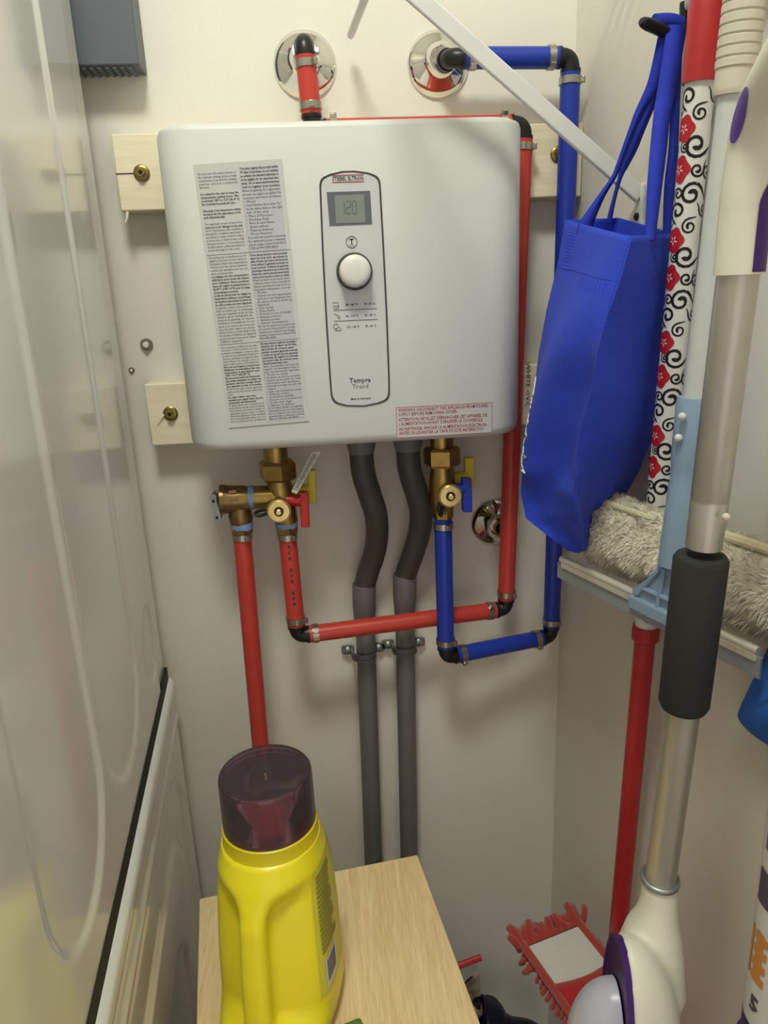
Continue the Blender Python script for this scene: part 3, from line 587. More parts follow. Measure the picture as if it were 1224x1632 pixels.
# ================================================================== WIRE SHELF (over the right wall)
ws = thing('wire_shelf', wl(.6, .15, 1.83), 'white wire shelf with diagonal brace over the right wall', 'shelf')
e0 = at(559, 56, 'y', -.030); lipoff = (e0 - WO).dot(WN); zl = e0.z; s0 = (e0 - WO).dot(WT)
obj('front_rod', MB().tube([wl(s0, lipoff, zl), wl(s0+1.3, lipoff, zl)], .0046, 10), 'wire', ws)
obj('rear_rod', MB().tube([wl(s0+.12, .01, zl+.032), wl(s0+1.3, .01, zl+.032)], .0035, 8), 'wire', ws)
obj('upper_front_rod', MB().tube([wl(s0+.10, lipoff+.002, zl+.032), wl(s0+1.3, lipoff+.002, zl+.032)], .0035, 8), 'wire', ws)
wd = MB()
for k in range(5, 52): wd.tube([wl(s0+.005+k*.025, .005, zl+.036), wl(s0+.005+k*.025, lipoff+.002, zl+.036), wl(s0+.005+k*.025, lipoff+.002, zl)], .0016, 6)
tag(obj('wire_deck', wd, 'wire', ws), kind='stuff')
bf = aw(1021, 312, .004); bd = (WN + Z*.745).normalized(); bt = bf + bd*.36
zz = bd.cross(WT).normalized()
obj('brace', MB().box((bf+bt)/2, ((bt-bf).length, .006, .018), rot_to(bd, WT, zz)), 'wire', ws, bevel=.002)
bp0 = aw(1023, 345, 0)
obj('brace_anchor', MB().box(bp0 + WN*.003 + Z*.012, (.006, .014, .045), rot_to(WN, WT, Z)), 'wire', ws, bevel=.002)
obj('brace_screw', MB().lathe(bp0 + WN*.006, WN, [(.0045, 0), (.004, .002), (.001, .003)], 14), 'blackr', ws)

# ================================================================== TOOL RAIL ON THE RIGHT WALL
rp = aw(1098, 22, .016); rs = (rp - WO).dot(WT); rz = rp.z
tr = thing('tool_rail', wl(rs+.2, 0, rz), 'white tool holder rail with black grippers and hooks on right wall', 'tool holder')
obj('rail', MB().box(wl(rs+.235, .012, rz+.035), (.024, .47, .07), rot_to(WN, WT, Z)), 'railwhite', tr, bevel=.006)
h0 = aw(1089, 50, .006); h1 = aw(1076, 60, .018); h2 = aw(1050, 46, .04); h3 = aw(1021, 34, .062)
hk = obj('hook', MB().tube(smooth_path([h0 + Z*.025, h0, h1, h2, h3], 6), [.0052]*12 + [.0058]*10 + [.0052, .0045, .003], 12), 'hookblack', tr)
mp0 = aw(1120, 60, .030)
for sg in (-1, 1):
    c = wl((mp0-WO).dot(WT) + sg*.020, .034, rz+.022)
    obj('gripper_roller', MB().cyl(c - Z*.008, c + Z*.03, .0085, n=16), 'hookblack', tr)

# ================================================================== BLUE BAG
LV = [((900.6, 350), (1008, 376), (1074, 372)), ((890, 414), (991.5, 439), (1072, 426)), ((871, 494), (967.5, 505), (1062, 510)), ((859, 560), (952, 560), (1054, 570)), ((852, 614), (943.5, 621), (1048, 635)), ((842, 683), (924, 690), (1038, 700)), ((832, 752), (917, 752), (1018, 752)), ((830, 786), (914, 785), (998, 787)), ((838, 826), (918, 822), (968, 820)), ((868, 850), (926, 848), (948, 848)), ((905, 878), (933, 872), (940, 866)), ((922, 882), (932, 878), (936, 874))]
def bag_level(k):
    k = max(0, min(len(LV)-1.0001, k)); i = int(k); f = k - i
    q = [[LV[i][j][c]*(1-f) + LV[i+1][j][c]*f for c in (0, 1)] for j in range(3)]
    tt = k/(len(LV)-1)
    L_ = at(*q[0], 'y', -.205 - .085*sst((tt-.6)/.4)); S_ = at(*q[1], 'y', -.372 + .06*sst((tt-.65)/.35)); R_ = aw(*q[2], .022 + .05*sst((tt-.5)/.5))
    B_ = (L_ + R_)/2 + Vector((.012, .075 - .06*sst((tt-.6)/.4), .004))
    B_ = at(985, 347, 'y', -.195).lerp(B_, sst(tt/.25))
    return L_, S_, R_, B_
def bag_pt(k, u):      # u 0..4 around the bag: L S R B
    q = bag_level(k); i = int(u) % 4; f = u - int(u); a, b = q[i], q[(i+1) % 4]; tt = k/(len(LV)-1)
    p = a.lerp(b, f); d = (b-a); n = Vector((d.y, -d.x, 0)).normalized() if d.length > 1e-6 else Vector((0, 0, 0))
    bul = (.010 if i == 0 else .004 if i == 1 else .004)*math.sin(PI*f)*math.sin(PI*min(1, .1+tt))
    wr = (.0045*noise.noise(Vector((p.x*16, p.y*16, p.z*12+3))) + .0050*sst((tt-.45)/.3)*noise.noise(Vector((p.x*34+p.z*14, p.y*34, p.z*26)))) * (.25 + sst((tt-.25)/.5)) * math.sin(PI*f)**.5
    if i == 0:
        ww = k - (1.0 + 4.6*(1-f)); fold = .012*math.exp(-(ww/1.6)**2) if ww < 0 else .012 - .036*sst(ww/3.2)
        bul = (bul*.4 + fold*math.sin(PI*f)**.6) * (1 - sst((k-7.5)/2.5))
    if i == 0: wr += -.006*math.sin(PI*f)*math.exp(-((tt-.82-.12*f)/.06)**2) + .005*math.sin(PI*f)*math.exp(-((tt-.62-.22*(f-.5))/.07)**2)
    return p + n*(bul + wr)
bagt = thing('tote_bag', bag_pt(10.9, .5), 'blue fabric tote bag hanging from the black hook', 'bag')
nk, nu = 66, 15
rings = [[bag_pt(k*10.99/nk, u_/nu) for u_ in range(4*nu)] for k in range(nk+1)]
obj('body', MB().loft(rings, cap0=False), 'bag', bagt, sharp=60, mods=[('SOLIDIFY', dict(thickness=.0008, offset=-1))])
def surf_strip(fn, pts, wdt, lift):
    mb = MB(); pts = list(pts)
    for (a, b) in zip(pts[:-1], pts[1:]): mb.tube([fn(*a) , fn(*b)], wdt, 5)
    return mb
def bl_(k, u): 
    p = bag_pt(k, u); q = bag_level(k); i = int(u) % 4; d = q[(i+1) % 4] - q[i]; return p + Vector((d.y, -d.x, 0)).normalized()*.0006
sm = MB()
for k in range(70): a = .02 + k*.13; sm.tube([bl_(a, .985), bl_(a+.07, .985)], .0005, 5)
for k in range(12):
    for rr in (.12, .16, .20, .24): 
        sm.tube([bl_(.22+k*.08, rr-.02), bl_(.22+k*.08+.04, rr)], .00045, 4)
for k in range(24): sm.tube([bl_(1.12, .05+k*.038), bl_(1.12, .05+k*.038+.02)], .0005, 4)
for k in range(9): sm.tube([bl_(1.2, .55+k*.045), bl_(1.45, .55+k*.045)], .0004, 4)
obj('stitching', sm, 'bagstitch', bagt)
random.seed(5); pr = MB()
pr.tube([bl_(3.75, .04), bl_(3.95, .07), bl_(4.2, .16)], .0008, 5)
for k in range(15):
    a = 4.25 + k*.115; u_ = .03 + .03*(k % 3) 
    pr.tube([bl_(a + random.uniform(-.1, .1), u_ + random.uniform(-.01, .05)), bl_(a + random.uniform(-.05, .2), u_ + random.uniform(.02, .12)), bl_(a + random.uniform(0, .22), u_ + random.uniform(-.01, .06))], random.choice((.0006, .0009)), 5)
obj('lettering', pr, 'white', bagt)
hkc = aw(1066, 50, .026)
def strap(rows, d0, d1):
    mb = []; n = len(rows)
    for i, (yy, xa, xb) in enumerate(rows):
        t_ = sst(i/(n-1)); y_ = d0 + (d1-d0)*t_
        mb.append([at(860+xa/3.363, yy/3.363, 'y', y_), at(860+(xa+xb)/6.726, yy/3.363, 'y', y_-.002), at(860+xb/3.363, yy/3.363, 'y', y_)])
    rs_ = [smooth_path([r[j] for r in mb], 4) for j in range(3)]
    return MB().loft([[rs_[j][k] for j in range(3)] for k in range(len(rs_[0]))], close=False, cap0=False, cap1=False)
sol = [('SOLIDIFY', dict(thickness=.0014, offset=0))]
ytop = hkc.y - .004
obj('handle_strap', strap([(1260, 205, 280), (1200, 208, 287), (1050, 312, 350), (950, 383, 410), (880, 412, 440), (800, 440, 472), (700, 475, 514), (600, 510, 562), (450, 575, 652), (300, 612, 690), (190, 637, 722), (132, 672, 740)], -.250, ytop), 'bagdark', bagt, mods=sol)
obj('handle_strap', strap([(1200, 362, 388), (1160, 365, 390), (1050, 395, 412), (950, 420, 442), (880, 440, 480), (800, 475, 522), (700, 515, 562), (600, 560, 604), (450, 622, 668), (300, 665, 700), (190, 690, 730), (132, 700, 745)], -.205, ytop+.006), 'bagdark', bagt, mods=sol)
obj('handle_strap', strap([(1290, 560, 620), (1230, 565, 625), (1000, 576, 655), (800, 592, 680), (600, 612, 700), (520, 625, 722), (300, 660, 762), (190, 676, 778), (135, 684, 768)], -.345, ytop-.002), 'bagdark', bagt, mods=sol)
obj('handle_strap', strap([(1290, 655, 718), (1230, 660, 720), (1000, 667, 726), (800, 690, 740), (600, 698, 748), (520, 700, 752), (300, 714, 762), (190, 722, 768), (140, 724, 764)], -.305, ytop+.006), 'bagdark', bagt, mods=sol)
obj('handle_fold', MB().tube(smooth_path([hkc + WN*-.012 + Z*.005, hkc + Z*.008, hkc + WN*.016 + Z*.007], 4), .0075, 14), 'bagdark', bagt)

# ================================================================== FLAT MOP
MO = .030
pt0 = aw(1131, 0, MO) + Z*.03; pt1 = aw(1116, 132, MO); pt2 = aw(1030, 998, MO); pt3 = aw(978, 1560, MO)
mop = thing('flat_mop', Vector((.235, -.41, .58)), 'flat mop with swirl-patterned handle and red chenille head, against right wall', 'mop')
d1 = (pt2-pt1).normalized()
obj('grip', MB().tube([pt0, pt1 - d1*.060, pt1 - d1*.058, pt1], [.0155, .0160, .0165, .0162], 28), 'mopred', mop)
MR = .0132
sl = obj('patterned_sleeve', MB().cyl(pt1, pt2, MR, n=32), 'mopwhite', mop)
su = (CAM - pt1); su = (su - d1*su.dot(d1)).normalized(); sv = -d1.cross(su); slen = (pt2-pt1).length
def SLV(a, v, lift): return pt1 + d1*v + (su*math.cos(a) + sv*math.sin(a))*(MR+lift)
def flat_ribbon(pts, wds, lift, mb):
    out = []; n = len(pts)
    for i, (a, v) in enumerate(pts):
        p, q = pts[max(i-1, 0)], pts[min(i+1, n-1)]; tx, ty = (q[0]-p[0]), (q[1]-p[1]); l = math.hypot(tx, ty) or 1
        nx, ny = -ty/l*wds[i], tx/l*wds[i]
        out.append([SLV((a+nx)/MR, v+ny, lift), SLV((a-nx)/MR, v-ny, lift)])
    mb.loft(out, close=False, cap0=False, cap1=False)
def spiral(mb, a, v, r, turns, ph, sgn, tail):
    pts = []; n = int(14*turns)
    for k in range(n+1):
        t_ = k/n; rr = r*(.16 + .84*t_); an = ph + sgn*2*PI*turns*t_; pts.append((a + rr*math.cos(an), v + rr*math.sin(an)))
    an = ph + sgn*2*PI*turns
    for k in range(1, 5): pts.append((a + r*math.cos(an) - sgn*math.sin(an)*tail*k/4 + math.cos(an)*tail*.12*k*k/4, v + r*math.sin(an) + sgn*math.cos(an)*tail*k/4))
    m = len(pts); wds = [r*(.13 if r > .007 else .15)*(1.35 if k < 6 else 1) * (1 if k < m-4 else (m-k)/5+.1) for k in range(m)]
    flat_ribbon(pts, wds, .00025, mb)
swm = MB(); flm = MB(); ptm = MB(); per = .096; v = .006; circ = 2*PI*MR; kk = 0
random.seed(11)
def flower(a, v, r):
    rg_ = [[SLV((a + q*r*(1+.10*math.cos(5*t_))*math.cos(t_)*.9)/MR, v + q*r*(1+.10*math.cos(5*t_))*math.sin(t_), .0004) for t_ in [2*PI*k/30 for k in range(30)]] for q in (.02, .25, .5, .75, 1)]
    flm.loft(rg_, cap1=False)
    for j in range(5):
        t_ = 2*PI*j/5 + .3; flat_ribbon([(a + r*.10*math.cos(t_), v + r*.10*math.sin(t_)), (a + r*.24*math.cos(t_), v + r*.24*math.sin(t_)), (a + r*.38*math.cos(t_), v + r*.38*math.sin(t_))], [r*.04, r*.07, r*.05], .0006, ptm)
while v < slen - .004:
    for base in (-.020, .021):       # the same tile front-left and back-right
        off_v = 0 if base < 0 else .052
        def add(a, dv, fn, *ar):
            vv = v + (dv + off_v) % per
            if .004 < vv < slen-.003: fn(*ar[:0], a + base + .009, vv, *ar)
        sp_ = lambda a, vv, *ar: spiral(swm, a, vv, *ar)
        add(.000, .032, flower, .0112); add(-.001, .066, flower, .0116)
        add(.013, .046, sp_, .0110, 1.3, 2.6, -1, .010); add(.003, .0475, sp_, .0048, 1.4, 1.0, 1, .006)
        add(.013, .088, sp_, .0108, 1.35, 3.6, 1, .011); add(.001, .006, sp_, .0092, 1.3, 4.0, -1, .008)
        add(.000, .087, sp_, .0062, 1.4, 5.0, -1, .007); add(.014, .020, sp_, .0072, 1.4, 2.0, 1, .008); add(.016, .067, sp_, .0068, 1.4, 2.4, -1, .008); add(-.012, .049, sp_, .0070, 1.4, .6, 1, .006); add(-.013, .016, sp_, .0068, 1.3, 2.6, -1, .006)
    v += per
obj('swirl_print', swm, 'mopblack', sl); obj('flower_print', flm, 'flower', sl); obj('petal_print', ptm, 'petal', sl)
d2 = (pt3-pt2).normalized()
obj('lock_collar', MB().tube([pt2 - d2*.002, pt2 + d2*.003, pt2 + d2*.016, pt2 + d2*.018], [.0145, .0155, .0155, .0130], 28), 'mopred', mop)
obj('lower_tube', MB().cyl(pt2 + d2*.01, pt3, .0118, n=24), 'mopred', mop)
HZm = .60
hA = Vector((.1838, -.2506, HZm)); hB = Vector((.2865, -.2201, HZm)); hu = (hB-hA).normalized(); hv = Vector((hu.y, -hu.x, 0)); HW = (hB-hA).length; HL = .40
def HP(u, v_, z=0): return hA + hu*u + hv*v_ + Z*z
ctr = HP(HW/2, .2, .03)
obj('joint', MB().tube([pt3 - d2*.01, pt3.lerp(ctr, .5), ctr], [.013, .013, .016], 16), 'mopred', mop)
hd = obj('head_plate', MB().prism([HP(.004, .004, -.014), HP(HW-.004, .004, -.014), HP(HW-.004, HL, -.014), HP(.004, HL, -.014)], (0, 0, .012)), 'mopcloth', mop, bevel=.004)
obj('white_pad', MB().prism([HP(.012, .010, -.002), HP(HW-.012, .010, -.002), HP(HW-.012, .125, -.002), HP(.012, .125, -.002)], (0, 0, .003)), 'moppad', hd)
obj('pocket', MB().prism([HP(.010, .085, -.002)] + [HP(.010 + (HW-.02)*k/10, .085 + .006*math.sin(PI*k/10), -.002) for k in range(1, 10)] + [HP(HW-.010, .085, -.002), HP(HW-.010, HL-.09, -.002), HP(.010, HL-.09, -.002)], (0, 0, .009)), 'mopred', hd, bevel=.002)
obj('pocket_binding', MB().tube([HP(.008 + (HW-.016)*k/12, .083 + .006*math.sin(PI*k/12), .006) for k in range(13)], .0045, 10), 'chenille', hd)
for u_ in (.006, HW-.006): obj('edge_binding', MB().tube([HP(u_, .0, 0), HP(u_, HL, 0)], .0062, 10), 'chenille', hd)
for v_ in (.004, HL-.002): obj('edge_binding', MB().tube([HP(.0, v_, 0), HP(HW, v_, 0)], .0050, 10), 'chenille', hd)
# chenille strands share a few meshes
smesh = []
for k in range(4):
    ln = (.022, .026, .019, .029)[k]; bend = (.006, -.005, .008, -.008)[k]; mb = MB()
    mb.tube([(0, 0, 0), (ln*.3, bend*.4, .002), (ln*.7, bend, .001), (ln*.95, bend*1.2, -.002), (ln, bend*1.25, -.003)], [.0042, .0056, .0057, .0046, .0015], 8)
    me = bpy.data.meshes.new('strand'); me.from_pydata(mb.v, [], mb.f); me.shade_smooth(); me.materials.append(M['chenille']); smesh.append(me)
random.seed(3)
def strand(p, ang, tilt, sc=1):
    o = bpy.data.objects.new('strand', random.choice(smesh)); COL.objects.link(o); o.parent = mop; o.location = p - WPOS[mop.name]
    o.rotation_euler = (random.uniform(-.4, .4), tilt, ang); s_ = random.uniform(.85, 1.2); s_ *= sc; o.scale = (s_, s_, s_)
av = math.atan2(-hv.y, -hv.x); au = math.atan2(-hu.y, -hu.x)
for k in range(23):
    for row in (0, 1): strand(HP(HW*k/22, .006, -.002-.006*row), av + random.uniform(-.45, .45), random.uniform(-.7, .25), 1.0)
for k in range(40): strand(HP(.006, .010+.0095*k, -.008), au + random.uniform(-.3, .3), random.uniform(.4, .8), .62)
for k in range(34): strand(HP(HW-.004, .012+.0115*k, -.012), au + PI + random.uniform(-.3, .3), random.uniform(.7, 1.1))

# ================================================================== SQUEEGEE WITH FLEECE SLEEVE
bL = aw(890, 897, .11); bR = aw(1215, 1047, .04); bR.z = bL.z; bu = (bR-bL).normalized(); bn = Vector((bu.y, -bu.x, 0))   # bn points away from the wall side
if bn.dot(CAM-bL) < 0: bn = -bn
BLN = (bR-bL).length
sq = thing('window_squeegee', bL.lerp(bR, .6), 'long-handled window squeegee with cream fleece sleeve, blue translucent socket', 'squeegee')
s0_ = aw(1190, 10, .06) + Z*.04; s1_ = aw(1168, 152, .06); s2_ = aw(1107, 640, .06); bm0 = bL.lerp(bR, .625)
gd = (s1_-s0_).normalized(); gl = (s1_-s0_).length
obj('pole', MB().cyl(s1_ - gd*.01, s2_ + (s2_-s1_).normalized()*.06, .0112, n=28), 'poleg', sq)
pts, rr = [], []
for k in range(13):
    a = gl*.97*k/13
    pts += [s0_ + gd*(a), s0_ + gd*(a+.0008), s0_ + gd*(a + .006), s0_ + gd*(a+.0068)]; rr += [.0148, .0160, .0160, .0148] if k < 11 else [.0150]*4
pts.append(s1_); rr.append(.0142)
obj('ribbed_grip', MB().tube(pts, rr, 28), 'grip', sq, sharp=25)
sd = (bm0 - s2_).normalized(); sk = (bm0-s2_).length
sck = obj('socket', MB().tube([s2_ - sd*.004, s2_, s2_ + sd*.055, s2_ + sd*.060, s2_ + sd*.075, s2_ + sd*.08, s2_ + sd*(sk-.055)], [.0150, .0158, .0152, .0140, .0140, .0146, .0165], 28), 'sqblue', sq)
for q in ((1087, 664), (1081, 698)):
    c = aw(*q, .078); obj('rivet', MB().ball(c, .0038), 'poleg', sck)
def BP(u, v_, w_=0): return bm0 + bu*u + Z*v_ + bn*w_
fan = MB().prism([BP(-.014, .062, -.007), BP(.014, .062, -.007), BP(.018, .040, -.007), BP(.048, .014, -.007), BP(.048, .002, -.007), BP(-.048, .002, -.007), BP(-.048, .014, -.007), BP(-.018, .040, -.007)], bn*.012)
obj('fan', fan, 'sqblue', sq, bevel=.002)
for a, b in (((-.040, .010), (-.012, .046)), ((.040, .010), (.012, .046)), ((-.010, .008), (-.005, .050)), ((.010, .008), (.005, .050)), ((-.030, .020), (.030, .020))):
    obj('fan_rib', MB().tube([BP(*a, .006), BP(*b, .006)], .0028, 8), 'sqblue', sq)
obj('fan_clip', MB().box(BP(0, .000, .004), (.098, .012, .016), rot_to(bu, bn, Z)), 'sqblue', sq, bevel=.003)
obj('channel', MB().box(bL.lerp(bR, .5) + Z*.001 + bu*.002, (BLN-.012, .007, .009), rot_to(bu, bn, Z)), 'alu', sq, bevel=.002)
obj('channel_bead', MB().cyl(bL + bu*.006 + Z*.007, bR - bu*.004 + Z*.007, .0042, n=14), 'alu', sq)
obj('rubber_blade', MB().box(bL.lerp(bR, .5) - Z*.008, (BLN, .0026, .020), rot_to(bu, bn, Z)), 'rubber', sq)
# fleece sleeve on its T bar, behind the blade
fc0 = BP(-.165, .050, -.030); fc1 = BP(.135, .050, -.030); FRh, FRd = .040, .026
obj('t_bar', MB().cyl(fc0 - bu*.004, fc1 + bu*.004, .010, n=16), 'tbar', sq)
def fl(t_, a, r=1): 
    p = fc0.lerp(fc1, t_); e = 1 - .35*max(0, abs(t_-.5)*2 - .8)/.2 * 1.0
    return p + (Z*math.cos(a)*FRh + bn*math.sin(a)*FRd)*r*e
fb = MB().loft([[fl(t_/24, 2*PI*k/24) for k in range(24)] for t_ in range(25)])
core = obj('sleeve', fb, 'fleece', sq)
random.seed(8); fz = MB()
for k in range(26000):
    t_ = random.random(); a = random.uniform(0, 2*PI)
    p = fl(t_, a, .97); nrm = (fl(t_, a, 1.2) - p).normalized()
    g = Vector((noise.noise(p*60), noise.noise(p*60 + Vector((9, 0, 0))), noise.noise(p*60 + Vector((0, 9, 0)))))*.75
    if t_ < .03: nrm -= bu*.8
    if t_ > .97: nrm += bu*.8
    d = (nrm + g + Vector((random.uniform(-.35, .35), random.uniform(-.35, .35), random.uniform(-.55, .15)))).normalized()*random.uniform(.006, .011)
    s_ = d.orthogonal().normalized()*.00045; q_ = d.cross(s_).normalized()*.0005; mid = p + d*.55 + g*.0015
    fz.add([p - s_, p + s_, mid + s_*.8 + q_, mid - s_*.8 + q_, p + d + g*.003 - Z*.001], [(0, 1, 2, 3), (3, 2, 4)])
tag(obj('fleece', fz, 'fleece', sq, sharp=180), kind='stuff')
obj('sleeve_seam', MB().tube([fl(t_/12, .55, 1.10) for t_ in range(0, 6)] , .0034, 8), 'tbar', sq)
obj('sleeve_seam', MB().tube([fl(t_/12, .35, 1.12) for t_ in range(7, 13)], .0050, 8), 'tbar', sq)

# ================================================================== SPIN SCRUBBER (nearest, hanging)
SO = .120; KS = .847
def ks(l): return [q*KS for q in l]
sc_ = thing('spin_scrubber', aw(1040, 1760, SO), 'white and purple spin scrubber with silver tube and black foam grip', 'scrubber')
a0, a1 = aw(1176, 440, SO), aw(1124, 852, SO); ad = (a1-a0).normalized()
obj('upper_tube', MB().tube([a0 - ad*.01, a1 - ad*.030, a1 - ad*.0285, a1 - ad*.027, a1 + ad*.01], ks([.0163, .0163, .0157, .0163, .0160]), 32), 'silver', sc_)
for q, sd_ in (((1101, 829), -1), ((1157, 824), 1)):
    c = aw(*q, SO); obj('button', MB().ball(c, .0030), 'grip', sc_)
f0, f1 = aw(1118, 884, SO), aw(1089, 1128, SO); fdv = (f1-f0).normalized()
obj('foam_grip', MB().tube([f0, f0 + fdv*.001, f0 + fdv*.004, f1 - fdv*.006, f1 - fdv*.001, f1], ks([.018, .0225, .0245, .0240, .0215, .017]), 36), 'foam', sc_)
l1 = aw(1052, 1400, SO); obj('lower_tube', MB().cyl(f1 - fdv*.01, l1 + Z*-.01, .0164*KS, n=32), 'silver', sc_)
obj('collar_ring', MB().ring(l1, (l1-f1), .0127, .0180, .006, 36), 'lever', sc_, bevel=.002)
# handle curving up and out
hp = [aw(1177, 438, SO), aw(1188, 330, SO), aw(1203, 232, SO), aw(1222, 165, SO+.004), aw(1252, 105, SO+.010), aw(1290, 40, SO+.014), aw(1320, -40, SO+.014)]
hs = smooth_path(hp, 8); hr = ks([.0192]*9 + [.0196]*8 + [.0200]*(len(hs)-20) + [.0185, .0155, .008])
hnd = obj('handle', MB().tube(hs, hr[:len(hs)], 32), 'scrw', sc_)
def on_handle(py0, py1, tha, thb, taper):
    # inlay lying on the handle between two heights, from angle tha to thb around it (0 = towards the room)
    out = []; sel = [i for i in range(1, len(hs)-1) if py1 <= px(hs[i])[1] <= py0]; fine = []
    for i in range(sel[0]-1, sel[-1]+1):
        for k in range(5): fine.append((hs[i].lerp(hs[i+1], k/5), hr[i]))
    fine = [q for q in fine if py1 <= px(q[0])[1] <= py0]; n = len(fine)
    for i, (q, r_) in enumerate(fine):
        tg_ = (fine[min(i+1, n-1)][0] - fine[max(i-1, 0)][0]).normalized(); view = CAM - fine[n//2][0]; view = (view - tg_*view.dot(tg_)).normalized(); sd2 = tg_.cross(view).normalized()
        t_ = i/(n-1); a, b = tha, thb
        if taper == 'oval': m_ = (a+b)/2; g = math.sqrt(max(0, 1-(2*t_-1)**2)); a, b = m_ + (a-m_)*g, m_ + (b-m_)*g
        else: a = a + (b-a)*.75*sst((t_-.55)/.45)
        out.append([q + (view*math.cos(a+(b-a)*j/6) + sd2*math.sin(a+(b-a)*j/6))*(r_+.0006) for j in range(7)])
    return MB().loft(out, close=False, cap0=False, cap1=False)
obj('oval_inlay', on_handle(226, 130, -1.25, -.55, 'oval'), 'purple', sc_)
obj('side_stripe', on_handle(436, 250, .50, 1.35, 'stripe'), 'dpurple', sc_)
# housing: neck flaring into a half-egg that opens to the left
hc = aw(984, 1652, SO+.049); RX, RZ, RY = .056, .114, .051
om = Vector((-1, .15, 0)).normalized(); ov = Vector((om.y, -om.x, 0))
hm = MB()
hm.loft([[hc - om*(RX*math.cos(p_)) + (ov*math.cos(2*PI*k/40)*RY + Z*math.sin(2*PI*k/40)*RZ)*math.sin(p_) for k in range(40)] for p_ in [.01] + [PI/2*j/12 for j in range(1, 13)]])
nk_ = l1 - Z*.003
hm.tube(smooth_path([nk_, aw(1051, 1428, SO), aw(1047, 1458, SO+.002), aw(1040, 1490, SO+.005), aw(1036, 1530, SO+.008), aw(1040, 1590, SO+.008)], 4), ks([.0200]*5 + [.0205, .0212, .022, .0235, .0255, .0280, .0310, .0320, .0340, .0355, .0365, .037, .037, .037, .037, .037]), 32)
obj('housing', hm, 'scrw', sc_, mods=[('REMESH', dict(mode='VOXEL', voxel_size=.0026, use_smooth_shade=True)), ('SMOOTH', dict(factor=.6, iterations=26))])
ell = lambda s_, d_: [hc + om*d_ + (ov*math.cos(2*PI*k/48)*RY + Z*math.sin(2*PI*k/48)*RZ)*s_ for k in range(48)]
obj('rim', MB().loft([ell(.97, -.002), ell(.985, .004), ell(.94, .004), ell(.90, .0015)], cap0=False), 'dpurple', sc_)
dc = hc - Z*.025
obj('dome', MB().loft([[dc + om*(.003 + .044*math.cos(p_)) + (ov*math.cos(2*PI*k/40)*.0425 + Z*math.sin(2*PI*k/40)*.088)*math.sin(p_)**.8 for k in range(40)] for p_ in [.02] + [PI/2*j/12 for j in range(1, 13)]]), 'dome', sc_)
for q in ((1076, 1521), (1080, 1570)):
    c = aw(*q, SO-.010); obj('screw_recess', MB().ring(c, (CAM-c), .0028, .0044, .002, 20), 'grip', sc_)

# ================================================================== TABLE, BOTTLE, SPONGE
TZ = .72
tA = at(318, 1432, 'z', TZ); tB = at(665, 1362, 'z', TZ); tu = (tB-tA).normalized(); tv = Vector((tu.y, -tu.x, 0)); TW = (tB-tA).length; TL = .44
def TP(u, v_, z=0): return tA + tu*u + tv*v_ + Z*z
# the front edges fan out very slightly in the photo: top is a plain rectangle
tt = thing('side_table', TP(TW/2, TL/2, -TZ), 'small oak-veneer side table in front of the conduits', 'table')
obj('top', MB().prism(fillet([TP(0, 0, -.022), TP(TW, 0, -.022), TP(TW, TL, -.022), TP(0, TL, -.022)], .003, 3), (0, 0, .022)), 'oak', tt, bevel=.0012)
for u_ in (.012, TW-.012): obj('side_panel', MB().box(TP(u_, TL/2, -.022-(TZ-.022)/2), (.018, TL-.03, TZ-.022), rot_to(tu, -tv, Z)), 'oak', tt)
obj('back_panel', MB().box(TP(TW/2, .024, -.35), (TW-.042, .012, .60), rot_to(tu, -tv, Z)), 'oak', tt)
obj('shelf', MB().box(TP(TW/2, TL/2+.012, -.42), (TW-.042, TL-.06, .016), rot_to(tu, -tv, Z)), 'oak', tt)
BC = Vector((-.130, -.402, TZ)); ang = math.radians(-16)
ba = Vector((math.cos(ang), math.sin(ang), 0)); bb = Vector((-math.sin(ang), math.cos(ang), 0))     # ba: across, bb: away from the camera
capc = CAM + ray(422, 1228)*.772
CT = capc.z
nz = CT - .062           # underside of the cap
def bprof(z):            # half width, half depth, centre shift away from camera, exponent
    t_ = (z-TZ)/(nz-.016-TZ)
    K = [(0, .052, .070, 0, 2.6), (.03, .061, .080, 0, 2.6), (.12, .0645, .084, 0, 2.6), (.5, .0625, .082, 0, 2.5), (.75, .0600, .078, .002, 2.4), (.9, .0570, .066, .008, 2.2), (1.0, .0530, .0555, .014, 2.0)]
    for i in range(len(K)-1):
        if t_ <= K[i+1][0]:
            f = (t_-K[i][0])/(K[i+1][0]-K[i][0]); return [K[i][j]*(1-f) + K[i+1][j]*f for j in range(1, 5)]
    return K[-1][1:]
nc = Vector((capc.x, capc.y, 0))
def bpt(z, th, lift=0):      # th 0 = right side, -90 deg = handle side (towards the camera)
    hw, hd_, sh, ex = bprof(z); c, s = math.cos(th), math.sin(th)
    r = (abs(c)**ex + abs(s)**ex)**(-1/ex); x, y = hw*r*c, hd_*r*s
    tz = (z-TZ)/(nz-TZ)
    # finger recess on both sides behind the handle
    g = 0
    for thc in (-52, -128):
        dth = math.degrees(th) - thc
        dth = (dth+180) % 360 - 180
        g += math.exp(-(abs(dth)/21)**2.6)
    g *= sst((tz-.08)/.16)*sst((.86-tz)/.16)
    x *= 1 - .68*g; y *= 1 - .20*g
    base = BC.lerp(Vector((nc.x, nc.y, TZ)), sst((tz-.2)/.8)); base.z = 0
    k = 1 + lift/math.hypot(x, y)
    return base + ba*x*k + bb*(y*k + sh*.0) + Z*z
bo = thing('detergent_bottle', BC, 'yellow detergent bottle with dark purple translucent cap on the oak table', 'bottle')
ztop = nz - .016
obj('body', MB().loft([[bpt(TZ + (ztop-TZ)*j/60 + .0005, 2*PI*k/96) for k in range(96)] for j in range(61)]), 'bottle', bo, sharp=70)
